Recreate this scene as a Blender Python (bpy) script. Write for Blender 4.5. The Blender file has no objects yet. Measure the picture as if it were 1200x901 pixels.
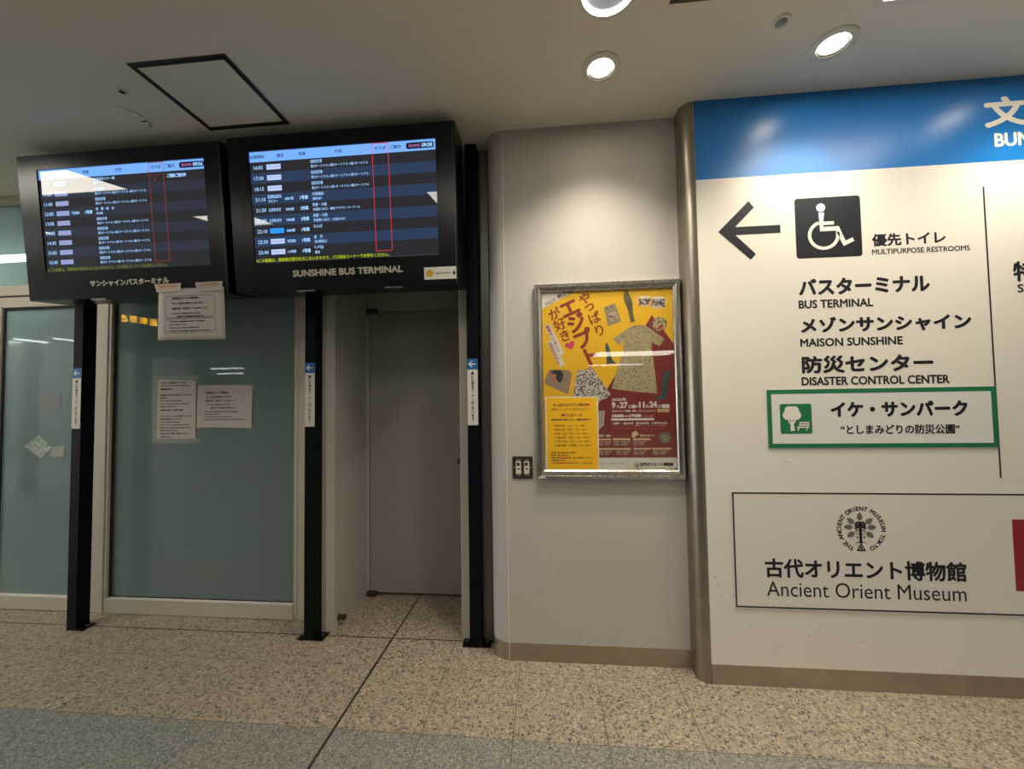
import bpy, bmesh, math, random
from mathutils import Matrix, Vector
C = bpy.context.scene
COL = C.collection
R = math.radians
PI = math.pi
rnd = random.Random(7)

# ------------------------------------------------------------------ camera, world, big lights, exposure
cam_d = bpy.data.cameras.new('camera'); cam = bpy.data.objects.new('camera', cam_d); COL.objects.link(cam)
cam_d.sensor_fit = 'HORIZONTAL'; cam_d.sensor_width = 36.0; cam_d.lens = 460.39 / 1200 * 36.0
cam_d.clip_start = 0.05; cam_d.clip_end = 200
_r = Vector((0.99584912, 0.08977982, -0.01497034)); _d = Vector((-0.01818984, 0.03514957, -0.99921651)); _f = Vector((-0.08918328, 0.99534119, 0.03663675))
cam.matrix_world = Matrix(((_r.x, -_d.x, -_f.x, 0), (_r.y, -_d.y, -_f.y, 0), (_r.z, -_d.z, -_f.z, 1.5), (0, 0, 0, 1)))
C.camera = cam
C.view_settings.view_transform = 'Standard'; C.view_settings.look = 'None'
C.view_settings.gamma = 1.0; C.view_settings.use_curve_mapping = False
C.view_settings.exposure = 0.2
world = bpy.data.worlds.new('world'); C.world = world; world.use_nodes = True
world.node_tree.nodes['Background'].inputs[0].default_value = (0.97, 0.98, 0.96, 1)
world.node_tree.nodes['Background'].inputs[1].default_value = 4.5
C.cycles.use_denoising = True
C.cycles.max_bounces = 10; C.cycles.transparent_max_bounces = 16
C.cycles.sample_clamp_indirect = 4.0
SPOT_W = 50.0          # small ceiling downlights
BIG_W = 75.0          # large ceiling downlight
PANEL_E = 11.0          # luminous ceiling panels
FILL_PANEL_E = 1.0         # dim fill panels added deeper in the hall
TUBE_E = 9.0           # strip lights of the hall
ZC = 3.119             # ceiling height

# ------------------------------------------------------------------ helpers
W = {}
def tag(o, label=None, cat=None, group=None, kind=None):
    if label: o['label'] = label
    if cat: o['category'] = cat
    if group: o['group'] = group
    if kind: o['kind'] = kind
    return o
def thing(name, label, cat, M, group=None):
    o = bpy.data.objects.new(name, None); COL.objects.link(o)
    if not isinstance(M, Matrix): M = Matrix.Translation(M)
    o.matrix_world = M; W[o] = M.copy(); o.empty_display_size = 0.1
    return tag(o, label, cat, group)
class B:
    def __init__(s): s.bm = bmesh.new()
    def box(s, x0, x1, y0, y1, z0, z1, bev=0.0, seg=2, M=None):
        bm = bmesh.new()
        bmesh.ops.create_cube(bm, size=1.0)
        bm.transform(Matrix.Translation(((x0+x1)/2, (y0+y1)/2, (z0+z1)/2)) @ Matrix.Diagonal((abs(x1-x0), abs(y1-y0), abs(z1-z0), 1)))
        if bev: bmesh.ops.bevel(bm, geom=bm.edges[:], offset=bev, segments=seg, affect='EDGES', profile=0.5)
        if M is not None: bm.transform(M)
        return s.merge(bm)
    def merge(s, bm):
        me = bpy.data.meshes.new('tmp'); bm.to_mesh(me); bm.free(); s.bm.from_mesh(me); bpy.data.meshes.remove(me); return s
    def prism(s, pts, z0, z1):            # pts in xy, extruded in z
        a = [s.bm.verts.new((x, y, z0)) for x, y in pts]; b = [s.bm.verts.new((x, y, z1)) for x, y in pts]
        n = len(pts)
        s.bm.faces.new(a[::-1]); s.bm.faces.new(b)
        for i in range(n): s.bm.faces.new((a[i], a[(i+1) % n], b[(i+1) % n], b[i]))
        return s
    def sheet(s, pts, z0, z1):            # open strip in xy, extruded in z
        a = [s.bm.verts.new((x, y, z0)) for x, y in pts]; b = [s.bm.verts.new((x, y, z1)) for x, y in pts]
        for i in range(len(pts)-1): s.bm.faces.new((a[i], a[i+1], b[i+1], b[i]))
        return s
    def lathe(s, prof, M=None, n=48):     # prof: (r, z) list
        bm = bmesh.new(); rings = []
        for r, z in prof:
            if r < 1e-6: rings.append([bm.verts.new((0, 0, z))])
            else: rings.append([bm.verts.new((r*math.cos(2*PI*i/n), r*math.sin(2*PI*i/n), z)) for i in range(n)])
        for a, b in zip(rings, rings[1:]):
            for i in range(n):
                j = (i+1) % n
                if len(a) == 1 and len(b) == 1: continue
                if len(a) == 1: bm.faces.new((a[0], b[j], b[i]))
                elif len(b) == 1: bm.faces.new((a[i], a[j], b[0]))
                else: bm.faces.new((a[i], a[j], b[j], b[i]))
        if M is not None: bm.transform(M)
        return s.merge(bm)
    def quad(s, *p):
        s.bm.faces.new([s.bm.verts.new(q) for q in p]); return s
    def obj(s, name, m, parent=None, local=False, smooth=False, recalc=True):
        bm = s.bm
        if parent is not None and not local: bm.transform(W[parent].inverted())
        if recalc: bmesh.ops.recalc_face_normals(bm, faces=bm.faces[:])
        me = bpy.data.meshes.new(name)
        if smooth:
            for f in bm.faces: f.smooth = True
            for e in bm.edges:
                if len(e.link_faces) == 2 and e.calc_face_angle(0) > R(35): e.smooth = False
        bm.to_mesh(me); bm.free()
        me.materials.append(m)
        o = bpy.data.objects.new(name, me); COL.objects.link(o)
        if parent is not None: o.parent = parent; W[o] = W[parent].copy()
        else: W[o] = Matrix()
        return o
def struct(name, b, m, smooth=False):
    return tag(b.obj(name, m, None, smooth=smooth), kind='structure')

# glyph outlines, one flat mesh per string
_G = {}
def glyphs(t, res=3):
    if t not in _G:
        cu = bpy.data.curves.new('t', 'FONT'); cu.body = t; cu.size = 1.0; cu.resolution_u = res
        o = bpy.data.objects.new('t', cu); COL.objects.link(o)
        me = bpy.data.meshes.new_from_object(o.evaluated_get(bpy.context.evaluated_depsgraph_get()))
        v = [(q.co.x, q.co.y) for q in me.vertices]; f = [tuple(p.vertices) for p in me.polygons]
        bpy.data.objects.remove(o); bpy.data.curves.remove(cu); bpy.data.meshes.remove(me)
        xs = [q[0] for q in v] or [0, 1]; ys = [q[1] for q in v] or [0, 1]
        _G[t] = (v, f, min(xs), min(ys), max(xs), max(ys))
    return _G[t]
class Flat:
    """printed shapes lying on a plane: u to the right, v up, w out of the plane"""
    def __init__(s, M): s.M = M; s.k = {}
    def b(s, key):
        if key not in s.k: s.k[key] = bmesh.new()
        return s.k[key]
    def pt(s, u, v, w): return s.M @ Vector((u, v, w))
    def poly(s, key, pts, w=0.0005):
        bm = s.b(key); vs = [bm.verts.new(s.pt(u, v, w)) for u, v in pts]
        es = [bm.edges.new((vs[i], vs[(i+1) % len(vs)])) for i in range(len(vs))]
        if len(pts) <= 4: bm.faces.new(vs)
        else: bmesh.ops.triangle_fill(bm, use_beauty=True, use_dissolve=False, edges=es)
    def rect(s, key, u0, v0, u1, v1, w=0.0005): s.poly(key, [(u0, v0), (u1, v0), (u1, v1), (u0, v1)], w)
    def rrect(s, key, u0, v0, u1, v1, r, w=0.0005, n=5):
        p = []
        for cx, cy, a0 in ((u1-r, v0+r, -90), (u1-r, v1-r, 0), (u0+r, v1-r, 90), (u0+r, v0+r, 180)):
            p += [(cx+r*math.cos(R(a0+90*i/n)), cy+r*math.sin(R(a0+90*i/n))) for i in range(n+1)]
        s.poly(key, p, w)
    def disc(s, key, cu, cv, ru, rv=None, w=0.0005, n=28, rot=0.0):
        rv = rv or ru; c, q = math.cos(rot), math.sin(rot); p = []
        for i in range(n):
            x, y = ru*math.cos(2*PI*i/n), rv*math.sin(2*PI*i/n); p.append((cu+x*c-y*q, cv+x*q+y*c))
        s.poly(key, p, w)
    def stroke(s, key, pts, wd, w=0.0005, close=False):
        pts = [Vector(p) for p in pts]; n = len(pts); L = []; Rr = []
        for i in range(n):
            if close: a, c = pts[i-1], pts[(i+1) % n]
            else: a, c = pts[max(i-1, 0)], pts[min(i+1, n-1)]
            d1 = (pts[i]-a); d2 = (c-pts[i])
            if d1.length < 1e-9: d1 = d2
            if d2.length < 1e-9: d2 = d1
            d1.normalize(); d2.normalize(); t = (d1+d2).normalized(); nn = Vector((-t.y, t.x)); k = 1/max(0.4, nn.dot(Vector((-d1.y, d1.x))))
            L.append(pts[i]+nn*wd/2*k); Rr.append(pts[i]-nn*wd/2*k)
        bm = s.b(key); lv = [bm.verts.new(s.pt(p.x, p.y, w)) for p in L]; rv = [bm.verts.new(s.pt(p.x, p.y, w)) for p in Rr]
        for i in range(n if close else n-1):
            j = (i+1) % n; bm.faces.new((rv[i], rv[j], lv[j], lv[i]))
    def frame(s, key, u0, v0, u1, v1, t, w=0.0005):
        s.rect(key, u0, v0, u1, v0+t, w); s.rect(key, u0, v1-t, u1, v1, w); s.rect(key, u0, v0+t, u0+t, v1-t, w); s.rect(key, u1-t, v0+t, u1, v1-t, w)
    def arc(s, key, cu, cv, r, a0, a1, wd, w=0.0005, n=24):
        s.stroke(key, [(cu+r*math.cos(R(a0+(a1-a0)*i/n)), cv+r*math.sin(R(a0+(a1-a0)*i/n))) for i in range(n+1)], wd, w)
    def put(s, key, t, fn, w=0.0005, bold=0.0):
        v, f, *_ = glyphs(t); offs = [(0, 0)]
        if bold: offs += [(bold*math.cos(R(a)), bold*math.sin(R(a))) for a in (0, 45, 90, 135, 180, 225, 270, 315)]
        bm = s.b(key)
        for i, (du, dv) in enumerate(offs):
            vs = []
            for x, y in v:
                u, q = fn(x, y); vs.append(bm.verts.new(s.pt(u+du, q+dv, w + i*0.00002)))
            for q in f: bm.faces.new([vs[k] for k in q])
    def fit(s, key, t, u0, v0, u1, v1, w=0.0005, bold=0.0):     # ink box given
        _, _, a, b_, c, d = glyphs(t); u0 += bold; u1 -= bold; v0 += bold; v1 -= bold
        sx, sy = (u1-u0)/max(c-a, 1e-6), (v1-v0)/max(d-b_, 1e-6)
        s.put(key, t, lambda x, y: (u0+(x-a)*sx, v0+(y-b_)*sy), w, bold)
    def line(s, key, t, u, v, size, w=0.0005, align='l', bold=0.0, sx=1.0, rot=0.0):
        _, _, a, b_, c, d = glyphs(t); k = size*1.0; off = {'l': a, 'c': (a+c)/2, 'r': c}[align]; cr, sr = math.cos(rot), math.sin(rot)
        def fn(x, y):
            p, q = (x-off)*k*sx, y*k
            return u+p*cr-q*sr, v+p*sr+q*cr
        s.put(key, t, fn, w, bold)
    def glyph_at(s, key, ch, u, v, size, rot=0.0, w=0.0005, bold=0.0, sx=1.0):   # centred on its ink
        _, _, a, b_, c, d = glyphs(ch); cr, sr = math.cos(rot), math.sin(rot); mx = (a+c)/2; my = (b_+d)/2
        s.put(key, ch, lambda x, y: (u+((x-mx)*sx*cr-(y-my)*sr)*size, v+((x-mx)*sx*sr+(y-my)*cr)*size), w, bold)
    def column(s, key, t, u, v, size, step, rot=0.0, w=0.0005, bold=0.0):        # vertical writing, each em cell stepped down
        dx, dy = math.sin(rot)*step, -math.cos(rot)*step; cr, sr = math.cos(rot), math.sin(rot)
        for i, ch in enumerate(t):
            if ch == ' ': continue
            if ch in '、。': s.glyph_at(key, ch, u+dx*i+.25*size, v+dy*i+.25*size, size, rot, w, bold)
            elif ch in 'ー〜': s.glyph_at(key, '|', u+dx*i, v+dy*i, size*.8, rot, w, bold)
            else: s.glyph_at(key, ch, u+dx*i, v+dy*i, size, rot, w, bold)
    def done(s, key, name, m, parent):
        bm = s.k.pop(key)
        bm.transform(W[parent].inverted()); me = bpy.data.meshes.new(name); bm.to_mesh(me); bm.free(); me.materials.append(m)
        o = bpy.data.objects.new(name, me); COL.objects.link(o); o.parent = parent; W[o] = W[parent].copy(); return o
def wallM(y): return Matrix(((1, 0, 0, 0), (0, 0, -1, y), (0, 1, 0, 0), (0, 0, 0, 1)))

# ------------------------------------------------------------------ materials
def mat(name, col, rough=0.5, metal=0.0, spec=0.5, emit=None, es=0.0, coat=0.0, coat_rough=0.05):
    m = bpy.data.materials.new(name); m.use_nodes = True; p = m.node_tree.nodes['Principled BSDF']
    p.inputs['Base Color'].default_value = (*col, 1); p.inputs['Roughness'].default_value = rough; p.inputs['Metallic'].default_value = metal
    p.inputs['Specular IOR Level'].default_value = spec; p.inputs['Coat Weight'].default_value = coat; p.inputs['Coat Roughness'].default_value = coat_rough
    if emit: p.inputs['Emission Color'].default_value = (*emit, 1); p.inputs['Emission Strength'].default_value = es
    return m
class N:
    def __init__(s, m): s.m = m; s.t = m.node_tree; s.p = s.t.nodes.get('Principled BSDF'); s.out = s.t.nodes['Material Output']
    def n(s, typ, **kw):
        x = s.t.nodes.new(typ)
        for k, v in kw.items():
            if k.startswith('i_'): x.inputs[k[2:].replace('_', ' ')].default_value = v
            else: setattr(x, k, v)
        return x
    def l(s, a, b): s.t.links.new(a, b)
    def math(s, op, a, b=None, c=None):
        x = s.n('ShaderNodeMath', operation=op)
        for i, q in enumerate((a, b, c)):
            if q is None: continue
            if isinstance(q, (int, float)): x.inputs[i].default_value = q
            else: s.l(q, x.inputs[i])
        return x.outputs[0]
    def mix(s, fac, a, b):
        x = s.n('ShaderNodeMix', data_type='RGBA')
        for q, i in ((fac, 0), (a, 6), (b, 7)):
            if isinstance(q, (int, float)): x.inputs[i].default_value = q
            elif isinstance(q, tuple): x.inputs[i].default_value = (*q, 1)
            else: s.l(q, x.inputs[i])
        return x.outputs[2]
    def obj(s): return s.n('ShaderNodeTexCoord').outputs['Object']
    def ramp(s, fac, stops, interp='LINEAR'):
        x = s.n('ShaderNodeValToRGB'); x.color_ramp.interpolation = interp; e = x.color_ramp.elements
        while len(e) < len(stops): e.new(0.5)
        for q, (p, c) in zip(e, stops): q.position = p; q.color = (*c, 1)
        s.l(fac, x.inputs[0]); return x.outputs[0]
def speckle(name, base, var, scale, amount, rough=0.6, bump=0.0, spec=0.5):
    m = mat(name, base, rough, spec=spec); n = N(m); co = n.obj()
    nz = n.n('ShaderNodeTexNoise', i_Scale=scale, i_Detail=4.0); n.l(co, nz.inputs['Vector'])
    lo = n.n('ShaderNodeTexNoise', i_Scale=2.2, i_Detail=3.0); n.l(co, lo.inputs['Vector'])
    f = n.math('MULTIPLY', n.math('ADD', nz.outputs['Fac'], n.math('MULTIPLY', lo.outputs['Fac'], 0.6)), amount)
    n.l(n.mix(f, base, var), n.p.inputs['Base Color'])
    if bump:
        bp = n.n('ShaderNodeBump', i_Strength=bump, i_Distance=0.002); n.l(nz.outputs['Fac'], bp.inputs['Height']); n.l(bp.outputs[0], n.p.inputs['Normal'])
    return m
def granite():
    m = mat('granite floor', (.4, .33, .25), 0.42, spec=0.35); n = N(m); co = n.obj(); sp = n.n('ShaderNodeSeparateXYZ'); n.l(co, sp.inputs[0])
    wob = n.n('ShaderNodeTexNoise', i_Scale=110.0, i_Detail=3.0); n.l(co, wob.inputs['Vector'])
    vv = n.n('ShaderNodeVectorMath', operation='MULTIPLY_ADD'); n.l(wob.outputs['Color'], vv.inputs[0]); vv.inputs[1].default_value = (.012, .012, 0); n.l(co, vv.inputs[2])
    def vor(scale, src):
        v = n.n('ShaderNodeTexVoronoi', i_Scale=scale); n.l(src, v.inputs['Vector']); s2 = n.n('ShaderNodeSeparateColor'); n.l(v.outputs['Color'], s2.inputs[0]); return s2
    a = vor(105.0, vv.outputs[0]); b = vor(190.0, vv.outputs[0])
    red = n.ramp(a.outputs[0], [(0, (.075, .072, .07)), (.09, (.24, .205, .16)), (.24, (.365, .305, .22)), (.5, (.425, .35, .25)), (.8, (.385, .325, .225)), (.93, (.55, .46, .34))], 'CONSTANT')
    red = n.mix(n.math('GREATER_THAN', b.outputs[1], .88), red, (.14, .13, .12))
    gry = n.ramp(b.outputs[0], [(0, (.10, .10, .095)), (.2, (.20, .20, .18)), (.5, (.30, .30, .26)), (.75, (.24, .245, .225)), (.9, (.42, .41, .36))], 'CONSTANT')
    x, y = sp.outputs[0], sp.outputs[1]
    col = n.mix(n.math('LESS_THAN', y, 1.777), red, gry)
    lo = n.n('ShaderNodeTexNoise', i_Scale=1.6, i_Detail=4.0); n.l(co, lo.inputs['Vector'])
    col = n.mix(n.math('MULTIPLY', lo.outputs['Fac'], .3), col, (.2, .18, .15))
    def near(v, c, wd): return n.math('LESS_THAN', n.math('ABSOLUTE', n.math('SUBTRACT', v, c)), wd)
    # fine joints between the slabs: every 0.415 m across, rows in depth
    gx = n.math('LESS_THAN', n.math('ABSOLUTE', n.math('SUBTRACT', n.math('FRACT', n.math('ADD', n.math('DIVIDE', n.math('ADD', x, .179), .4155), 50.5)), .5)), .0065)
    gx = n.math('MULTIPLY', gx, n.math('GREATER_THAN', x, -1.1))
    gxl = n.math('LESS_THAN', n.math('ABSOLUTE', n.math('SUBTRACT', n.math('FRACT', n.math('ADD', n.math('DIVIDE', n.math('ADD', x, 1.003), .83), 50.5)), .5)), .0012)
    gxl = n.math('MULTIPLY', gxl, n.math('LESS_THAN', x, -1.1))
    gx = n.math('MULTIPLY', n.math('MAXIMUM', gx, gxl), n.math('LESS_THAN', y, 2.46))
    gy = n.math('MAXIMUM', near(y, 2.2055, .002), near(y, 1.777, .0022))
    gy = n.math('MAXIMUM', gy, n.math('MULTIPLY', n.math('LESS_THAN', n.math('ABSOLUTE', n.math('SUBTRACT', n.math('FRACT', n.math('ADD', n.math('DIVIDE', n.math('SUBTRACT', y, 1.777), .43), 100.5)), .5)), .0035), n.math('LESS_THAN', y, 1.7)))
    col = n.mix(n.math('MULTIPLY', n.math('MAXIMUM', gx, gy), .8), col, (.12, .11, .09))
    dk = n.math('MAXIMUM', near(y, 2.461, .0045), near(x, -1.002, .0055))
    col = n.mix(n.math('MULTIPLY', dk, .95), col, (.012, .012, .013))
    n.l(col, n.p.inputs['Base Color'])
    return m
def brushed(name, col, rough, axis):
    m = mat(name, col, rough, 1.0); n = N(m); mp = n.n('ShaderNodeMapping'); n.l(n.obj(), mp.inputs[0]); mp.inputs['Scale'].default_value = (3, 3, 260) if axis == 'x' else (260, 260, 3)
    nz = n.n('ShaderNodeTexNoise', i_Scale=1.0, i_Detail=3.0); n.l(mp.outputs[0], nz.inputs['Vector'])
    lo = n.n('ShaderNodeTexNoise', i_Scale=9.0, i_Detail=5.0); n.l(n.obj(), lo.inputs['Vector'])
    n.l(n.math('ADD', n.math('MULTIPLY', nz.outputs['Fac'], .14), n.math('ADD', n.math('MULTIPLY', lo.outputs['Fac'], .12), rough-.13)), n.p.inputs['Roughness'])
    n.l(n.mix(lo.outputs['Fac'], col, tuple(c*.72 for c in col)), n.p.inputs['Base Color'])
    return m
def fres(n, ior):      # the same reflectance on both faces of a thin sheet
    fr = n.n('ShaderNodeFresnel'); ge = n.n('ShaderNodeNewGeometry')
    n.l(n.math('ADD', ior, n.math('MULTIPLY', ge.outputs['Backfacing'], 1/ior-ior)), fr.inputs['IOR']); return fr
def film_glass():
    m = bpy.data.materials.new('film covered glass'); m.use_nodes = True; t = m.node_tree; t.nodes.remove(t.nodes['Principled BSDF']); n = N(m)
    sp = n.n('ShaderNodeSeparateXYZ'); n.l(n.obj(), sp.inputs[0])
    nz = n.n('ShaderNodeTexNoise', noise_dimensions='1D', i_Scale=3.0); n.l(sp.outputs[0], nz.inputs['W'])
    xx = n.math('ADD', n.math('DIVIDE', sp.outputs[0], .0725), nz.outputs['Fac'])
    st = n.math('LESS_THAN', n.math('ABSOLUTE', n.math('SUBTRACT', n.math('FRACT', xx), .5)), .022)
    d = n.n('ShaderNodeBsdfDiffuse'); n.l(n.mix(n.math('MULTIPLY', st, .30), (.27, .345, .345), (.11, .15, .155)), d.inputs['Color'])
    tl = n.n('ShaderNodeBsdfTranslucent'); tl.inputs['Color'].default_value = (.66, .76, .74, 1)
    tr = n.n('ShaderNodeBsdfTransparent'); tr.inputs['Color'].default_value = (.75, .9, .86, 1)
    g = n.n('ShaderNodeBsdfGlossy'); g.inputs['Roughness'].default_value = .02
    fr = fres(n, 1.5)
    a = n.n('ShaderNodeMixShader'); a.inputs[0].default_value = .35; n.l(d.outputs[0], a.inputs[1]); n.l(tl.outputs[0], a.inputs[2])
    b = n.n('ShaderNodeMixShader'); b.inputs[0].default_value = .34; n.l(a.outputs[0], b.inputs[1]); n.l(tr.outputs[0], b.inputs[2])
    c = n.n('ShaderNodeMixShader'); n.l(fr.outputs[0], c.inputs[0]); n.l(b.outputs[0], c.inputs[1]); n.l(g.outputs[0], c.inputs[2])
    n.l(c.outputs[0], n.out.inputs[0]); return m
def clear_glass(name, tint=(1, 1, 1), ior=1.45):
    m = bpy.data.materials.new(name); m.use_nodes = True; t = m.node_tree; t.nodes.remove(t.nodes['Principled BSDF']); n = N(m)
    tr = n.n('ShaderNodeBsdfTransparent'); tr.inputs['Color'].default_value = (*tint, 1)
    g = n.n('ShaderNodeBsdfGlossy'); g.inputs['Roughness'].default_value = .015
    fr = fres(n, ior)
    c = n.n('ShaderNodeMixShader'); n.l(fr.outputs[0], c.inputs[0]); n.l(tr.outputs[0], c.inputs[1]); n.l(g.outputs[0], c.inputs[2]); n.l(c.outputs[0], n.out.inputs[0]); return m
def dotted(name, base, dots, scale, rough=.5):
    m = mat(name, base, rough); n = N(m); co = n.obj()
    v = n.n('ShaderNodeTexVoronoi', i_Scale=scale); n.l(co, v.inputs['Vector']); s2 = n.n('ShaderNodeSeparateColor'); n.l(v.outputs['Color'], s2.inputs[0])
    n.l(n.ramp(s2.outputs[0], dots, 'CONSTANT'), n.p.inputs['Base Color']); return m
def led(name, col, s):
    m = mat(name, (.004, .004, .005), .02, emit=col, es=s, spec=.5); return m

M_FLOOR = granite()
M_CEIL = speckle('ceiling paint', (.84, .79, .69), (.78, .73, .64), 30, .5, .85)
M_STONE = speckle('pale stone panel', (.58, .56, .52), (.40, .385, .355), 160, .7, .55, .08)
M_CREAM = speckle('cream painted steel', (.54, .50, .42), (.42, .38, .31), 40, .35, .5)
M_WALLP = speckle('off white wall paint', (.41, .395, .36), (.34, .325, .29), 25, .5, .6)
M_DOORP = speckle('grey door paint', (.32, .30, .27), (.27, .25, .225), 12, .5, .5)
M_STEEL = brushed('brushed stainless steel', (.50, .45, .38), .36, 'x')
M_STEELV = brushed('brushed stainless column', (.40, .36, .30), .36, 'z')
M_FRAME = brushed('satin metal frame', (.62, .59, .54), .28, 'z')
M_FILM = film_glass()
M_PANE = clear_glass('clear pane', ior=1.42)
M_BLACK = mat('black painted steel', (.003, .003, .005), .5, spec=.12)
M_CASE = mat('black display casing', (.004, .004, .006), .28, spec=.24)
M_DARK = mat('dark rubber', (.015, .014, .013), .7)
M_DKMET = mat('dark bronze metal', (.075, .065, .052), .4, .7)
M_GREYM = mat('grey metal', (.16, .15, .135), .42, .4)
M_BOLT = mat('bolt steel', (.3, .29, .27), .35, 1.0)
M_WHITEP = mat('white enamel', (.72, .70, .64), .45)
M_SIGN = speckle('white sign sheet', (.80, .77, .69), (.74, .71, .64), 3, .5, .38, spec=.4)
M_SIGN2 = speckle('white sheet of the museum sign', (.78, .75, .69), (.70, .67, .62), 4, .5, .34, spec=.4)
M_BLUE = mat('blue sign sheet', (.010, .17, .52), .31, spec=.45)
M_INK = mat('dark ink', (.012, .013, .019), .45, spec=.3)
M_GREEN = mat('green ink', (.008, .17, .068), .42)
M_RED = mat('red sheet', (.30, .018, .028), .38)
M_LETW = mat('white lettering', (.80, .78, .70), .4)
M_PAPER = mat('white paper', (.50, .455, .42), .8)
M_PAPERD = mat('white paper behind film', (.46, .50, .44), .8)
M_TAPE = mat('translucent tape', (.27, .31, .29), .35)
M_TAPEP = mat('printed packing tape', (.60, .53, .42), .4)
M_TXT = mat('print black', (.03, .028, .028), .7)
M_ORTXT = mat('print orange red', (.55, .12, .05), .7)
M_YEL = mat('poster yellow', (.80, .47, .012), .5)
M_YEL2 = mat('schedule yellow', (.80, .44, .008), .45)
M_MAROON = mat('poster maroon', (.20, .022, .018), .5)
M_TITLE = mat('poster title brown', (.27, .030, .016), .5)
M_PWHITE = mat('poster white', (.70, .66, .58), .5)
M_PINK = mat('poster pink', (.62, .05, .14), .5)
M_REDH = mat('poster red', (.60, .02, .03), .5)
M_TEAL = speckle('faience teal', (.10, .19, .18), (.02, .04, .035), 45, .95)
M_MUMMY = speckle('stone figure', (.36, .31, .17), (.08, .07, .03), 45, 1.0)
M_RELIEF = speckle('stone relief', (.36, .27, .19), (.24, .17, .12), 45, .7)
M_SKIN = mat('relief skin', (.40, .18, .10), .6)
M_HAIR = speckle('relief hair', (.07, .055, .045), (.02, .016, .014), 90, .8)
M_PLAQUE = speckle('plaque', (.34, .30, .18), (.24, .20, .12), 50, .6)
M_BUFF = mat('buff print', (.62, .50, .25), .5)
M_GREYB = mat('grey print', (.14, .15, .14), .5)
M_TAN = mat('relief box', (.42, .34, .25), .6)
M_DRESS = dotted('dress print', (.4, .35, .2), [(0, (.035, .045, .08)), (.10, (.42, .35, .17)), (.3, (.50, .43, .22)), (.52, (.36, .32, .18)), (.68, (.50, .16, .09)), (.76, (.46, .40, .22)), (.90, (.14, .17, .13))], 320)
M_SKIRT = dotted('skirt print', (.6, .6, .6), [(0, (.03, .025, .03)), (.30, (.62, .57, .50)), (.62, (.10, .06, .06)), (.74, (.68, .64, .58))], 230)
M_CUP = dotted('cup print', (.6, .6, .6), [(0, (.05, .04, .05)), (.4, (.18, .05, .04)), (.6, (.55, .50, .42))], 130)
M_PLATE = dotted('plate print', (.5, .4, .3), [(0, (.05, .09, .08)), (.25, (.42, .36, .17)), (.6, (.5, .44, .24)), (.88, (.35, .08, .04))], 150)
M_ROWA = led('screen dark row', (.018, .018, .024), 1.0)
M_ROWB = led('screen blue row', (.020, .038, .085), 1.0)
M_ROWAL = led('dim screen dark row', (.018, .019, .024), 1.0)
M_ROWBL = led('dim screen blue row', (.022, .028, .045), 1.0)
M_HEAD = led('screen header', (.17, .40, .93), 1.0)
M_STXT = led('screen text', (.33, .58, .96), 1.0)
M_SBADGE = led('screen badge', (.42, .58, .96), 1.0)
M_SBADGEL = led('dim screen badge', (.24, .33, .60), 1.0)
M_SREDL = led('dim screen red line', (.26, .030, .028), 1.0)
M_SBLUE = led('screen blue badge', (.02, .28, .90), 1.0)
M_SRED = led('screen red line', (.62, .035, .05), 1.0)
M_SPURP = led('screen purple', (.16, .05, .18), 1.0)
M_SYEL = led('screen yellow text', (.36, .44, .0), 1.0)
M_SYELL = led('dim screen yellow text', (.13, .15, .02), 1.0)
M_SINK = mat('screen header ink', (.02, .05, .15), .1, emit=(.01, .03, .10), es=1)
M_LAMP = mat('lamp lens', (1, 1, 1), .5, emit=(1.0, .86, .66), es=26.0)
M_BIGLAMP = mat('large lamp lens', (.25, .27, .30), .10, emit=(.80, .88, 1.0), es=.18)
M_BIGRIM = mat('large lamp lit rim', (1, 1, 1), .4, emit=(1.0, .93, .82), es=14.0)
M_PANEL = mat('luminous panel', (.9, .9, .9), .5, emit=(1.0, .93, .80), es=PANEL_E)
M_FILL_PANEL = mat('dim fill panel', (.9, .9, .9), .5, emit=(1.0, .94, .83), es=FILL_PANEL_E)
M_BAYFILL = mat('bay fill tube', (.9, .9, .9), .5, emit=(.86, 1.0, .97), es=60.0)
M_TUBE = mat('strip light tube', (.9, .9, .9), .5, emit=(.92, .97, 1.0), es=TUBE_E)
M_LEDO = mat('orange led letters', (.02, .01, .0), .5, emit=(1.0, .36, .008), es=17.0)
M_BUSP = mat('bus paint', (.42, .45, .46), .35, coat=.5)
M_BUSG = mat('bus glass', (.01, .012, .014), .06)
M_TYRE = mat('tyre rubber', (.012, .012, .012), .8)
M_RIM = mat('wheel rim', (.35, .35, .35), .35, .8)
M_BAYW = speckle('bay concrete', (.16, .18, .175), (.11, .12, .12), 8, .6, .85)
M_HALLW = speckle('hall wall', (.20, .19, .17), (.15, .14, .13), 8, .6, .7)

# ------------------------------------------------------------------ the setting
YS, YP, YG, YD, YO = 2.186, 2.301, 2.627, 2.986, 2.401
XL, XR, YB, YF = -20.0, 8.0, -17.0, 17.0
struct('floor', B().box(XL, XR, YB, YF, -.1, 0), M_FLOOR)
struct('ceiling', B().box(-9.0, XR, -4.0, 3.05, ZC, ZC+.08).box(XL, XR, YB, -4.0, ZC, ZC+.08), M_CEIL)
struct('wall_back', B().box(XL, XR, YB-.1, YB, 0, ZC), M_HALLW)
struct('wall_west', B().box(XL-.1, XL, YB, -4.0, 0, ZC).box(XL, -9.1, -4.1, -4.0, 0, ZC).box(XL-.1, XL, 2.7, YF, 0, 5.2), M_HALLW)
struct('wall_west_lintel', B().box(-9.1, -9.0, -4.1, 2.6, 2.62, ZC).box(-9.1, -9.0, -.95, -.75, 0, 2.62), M_HALLW)
struct('wall_east', B().box(XR, XR+.1, YB, YF, 0, 5.2), M_HALLW)
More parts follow.
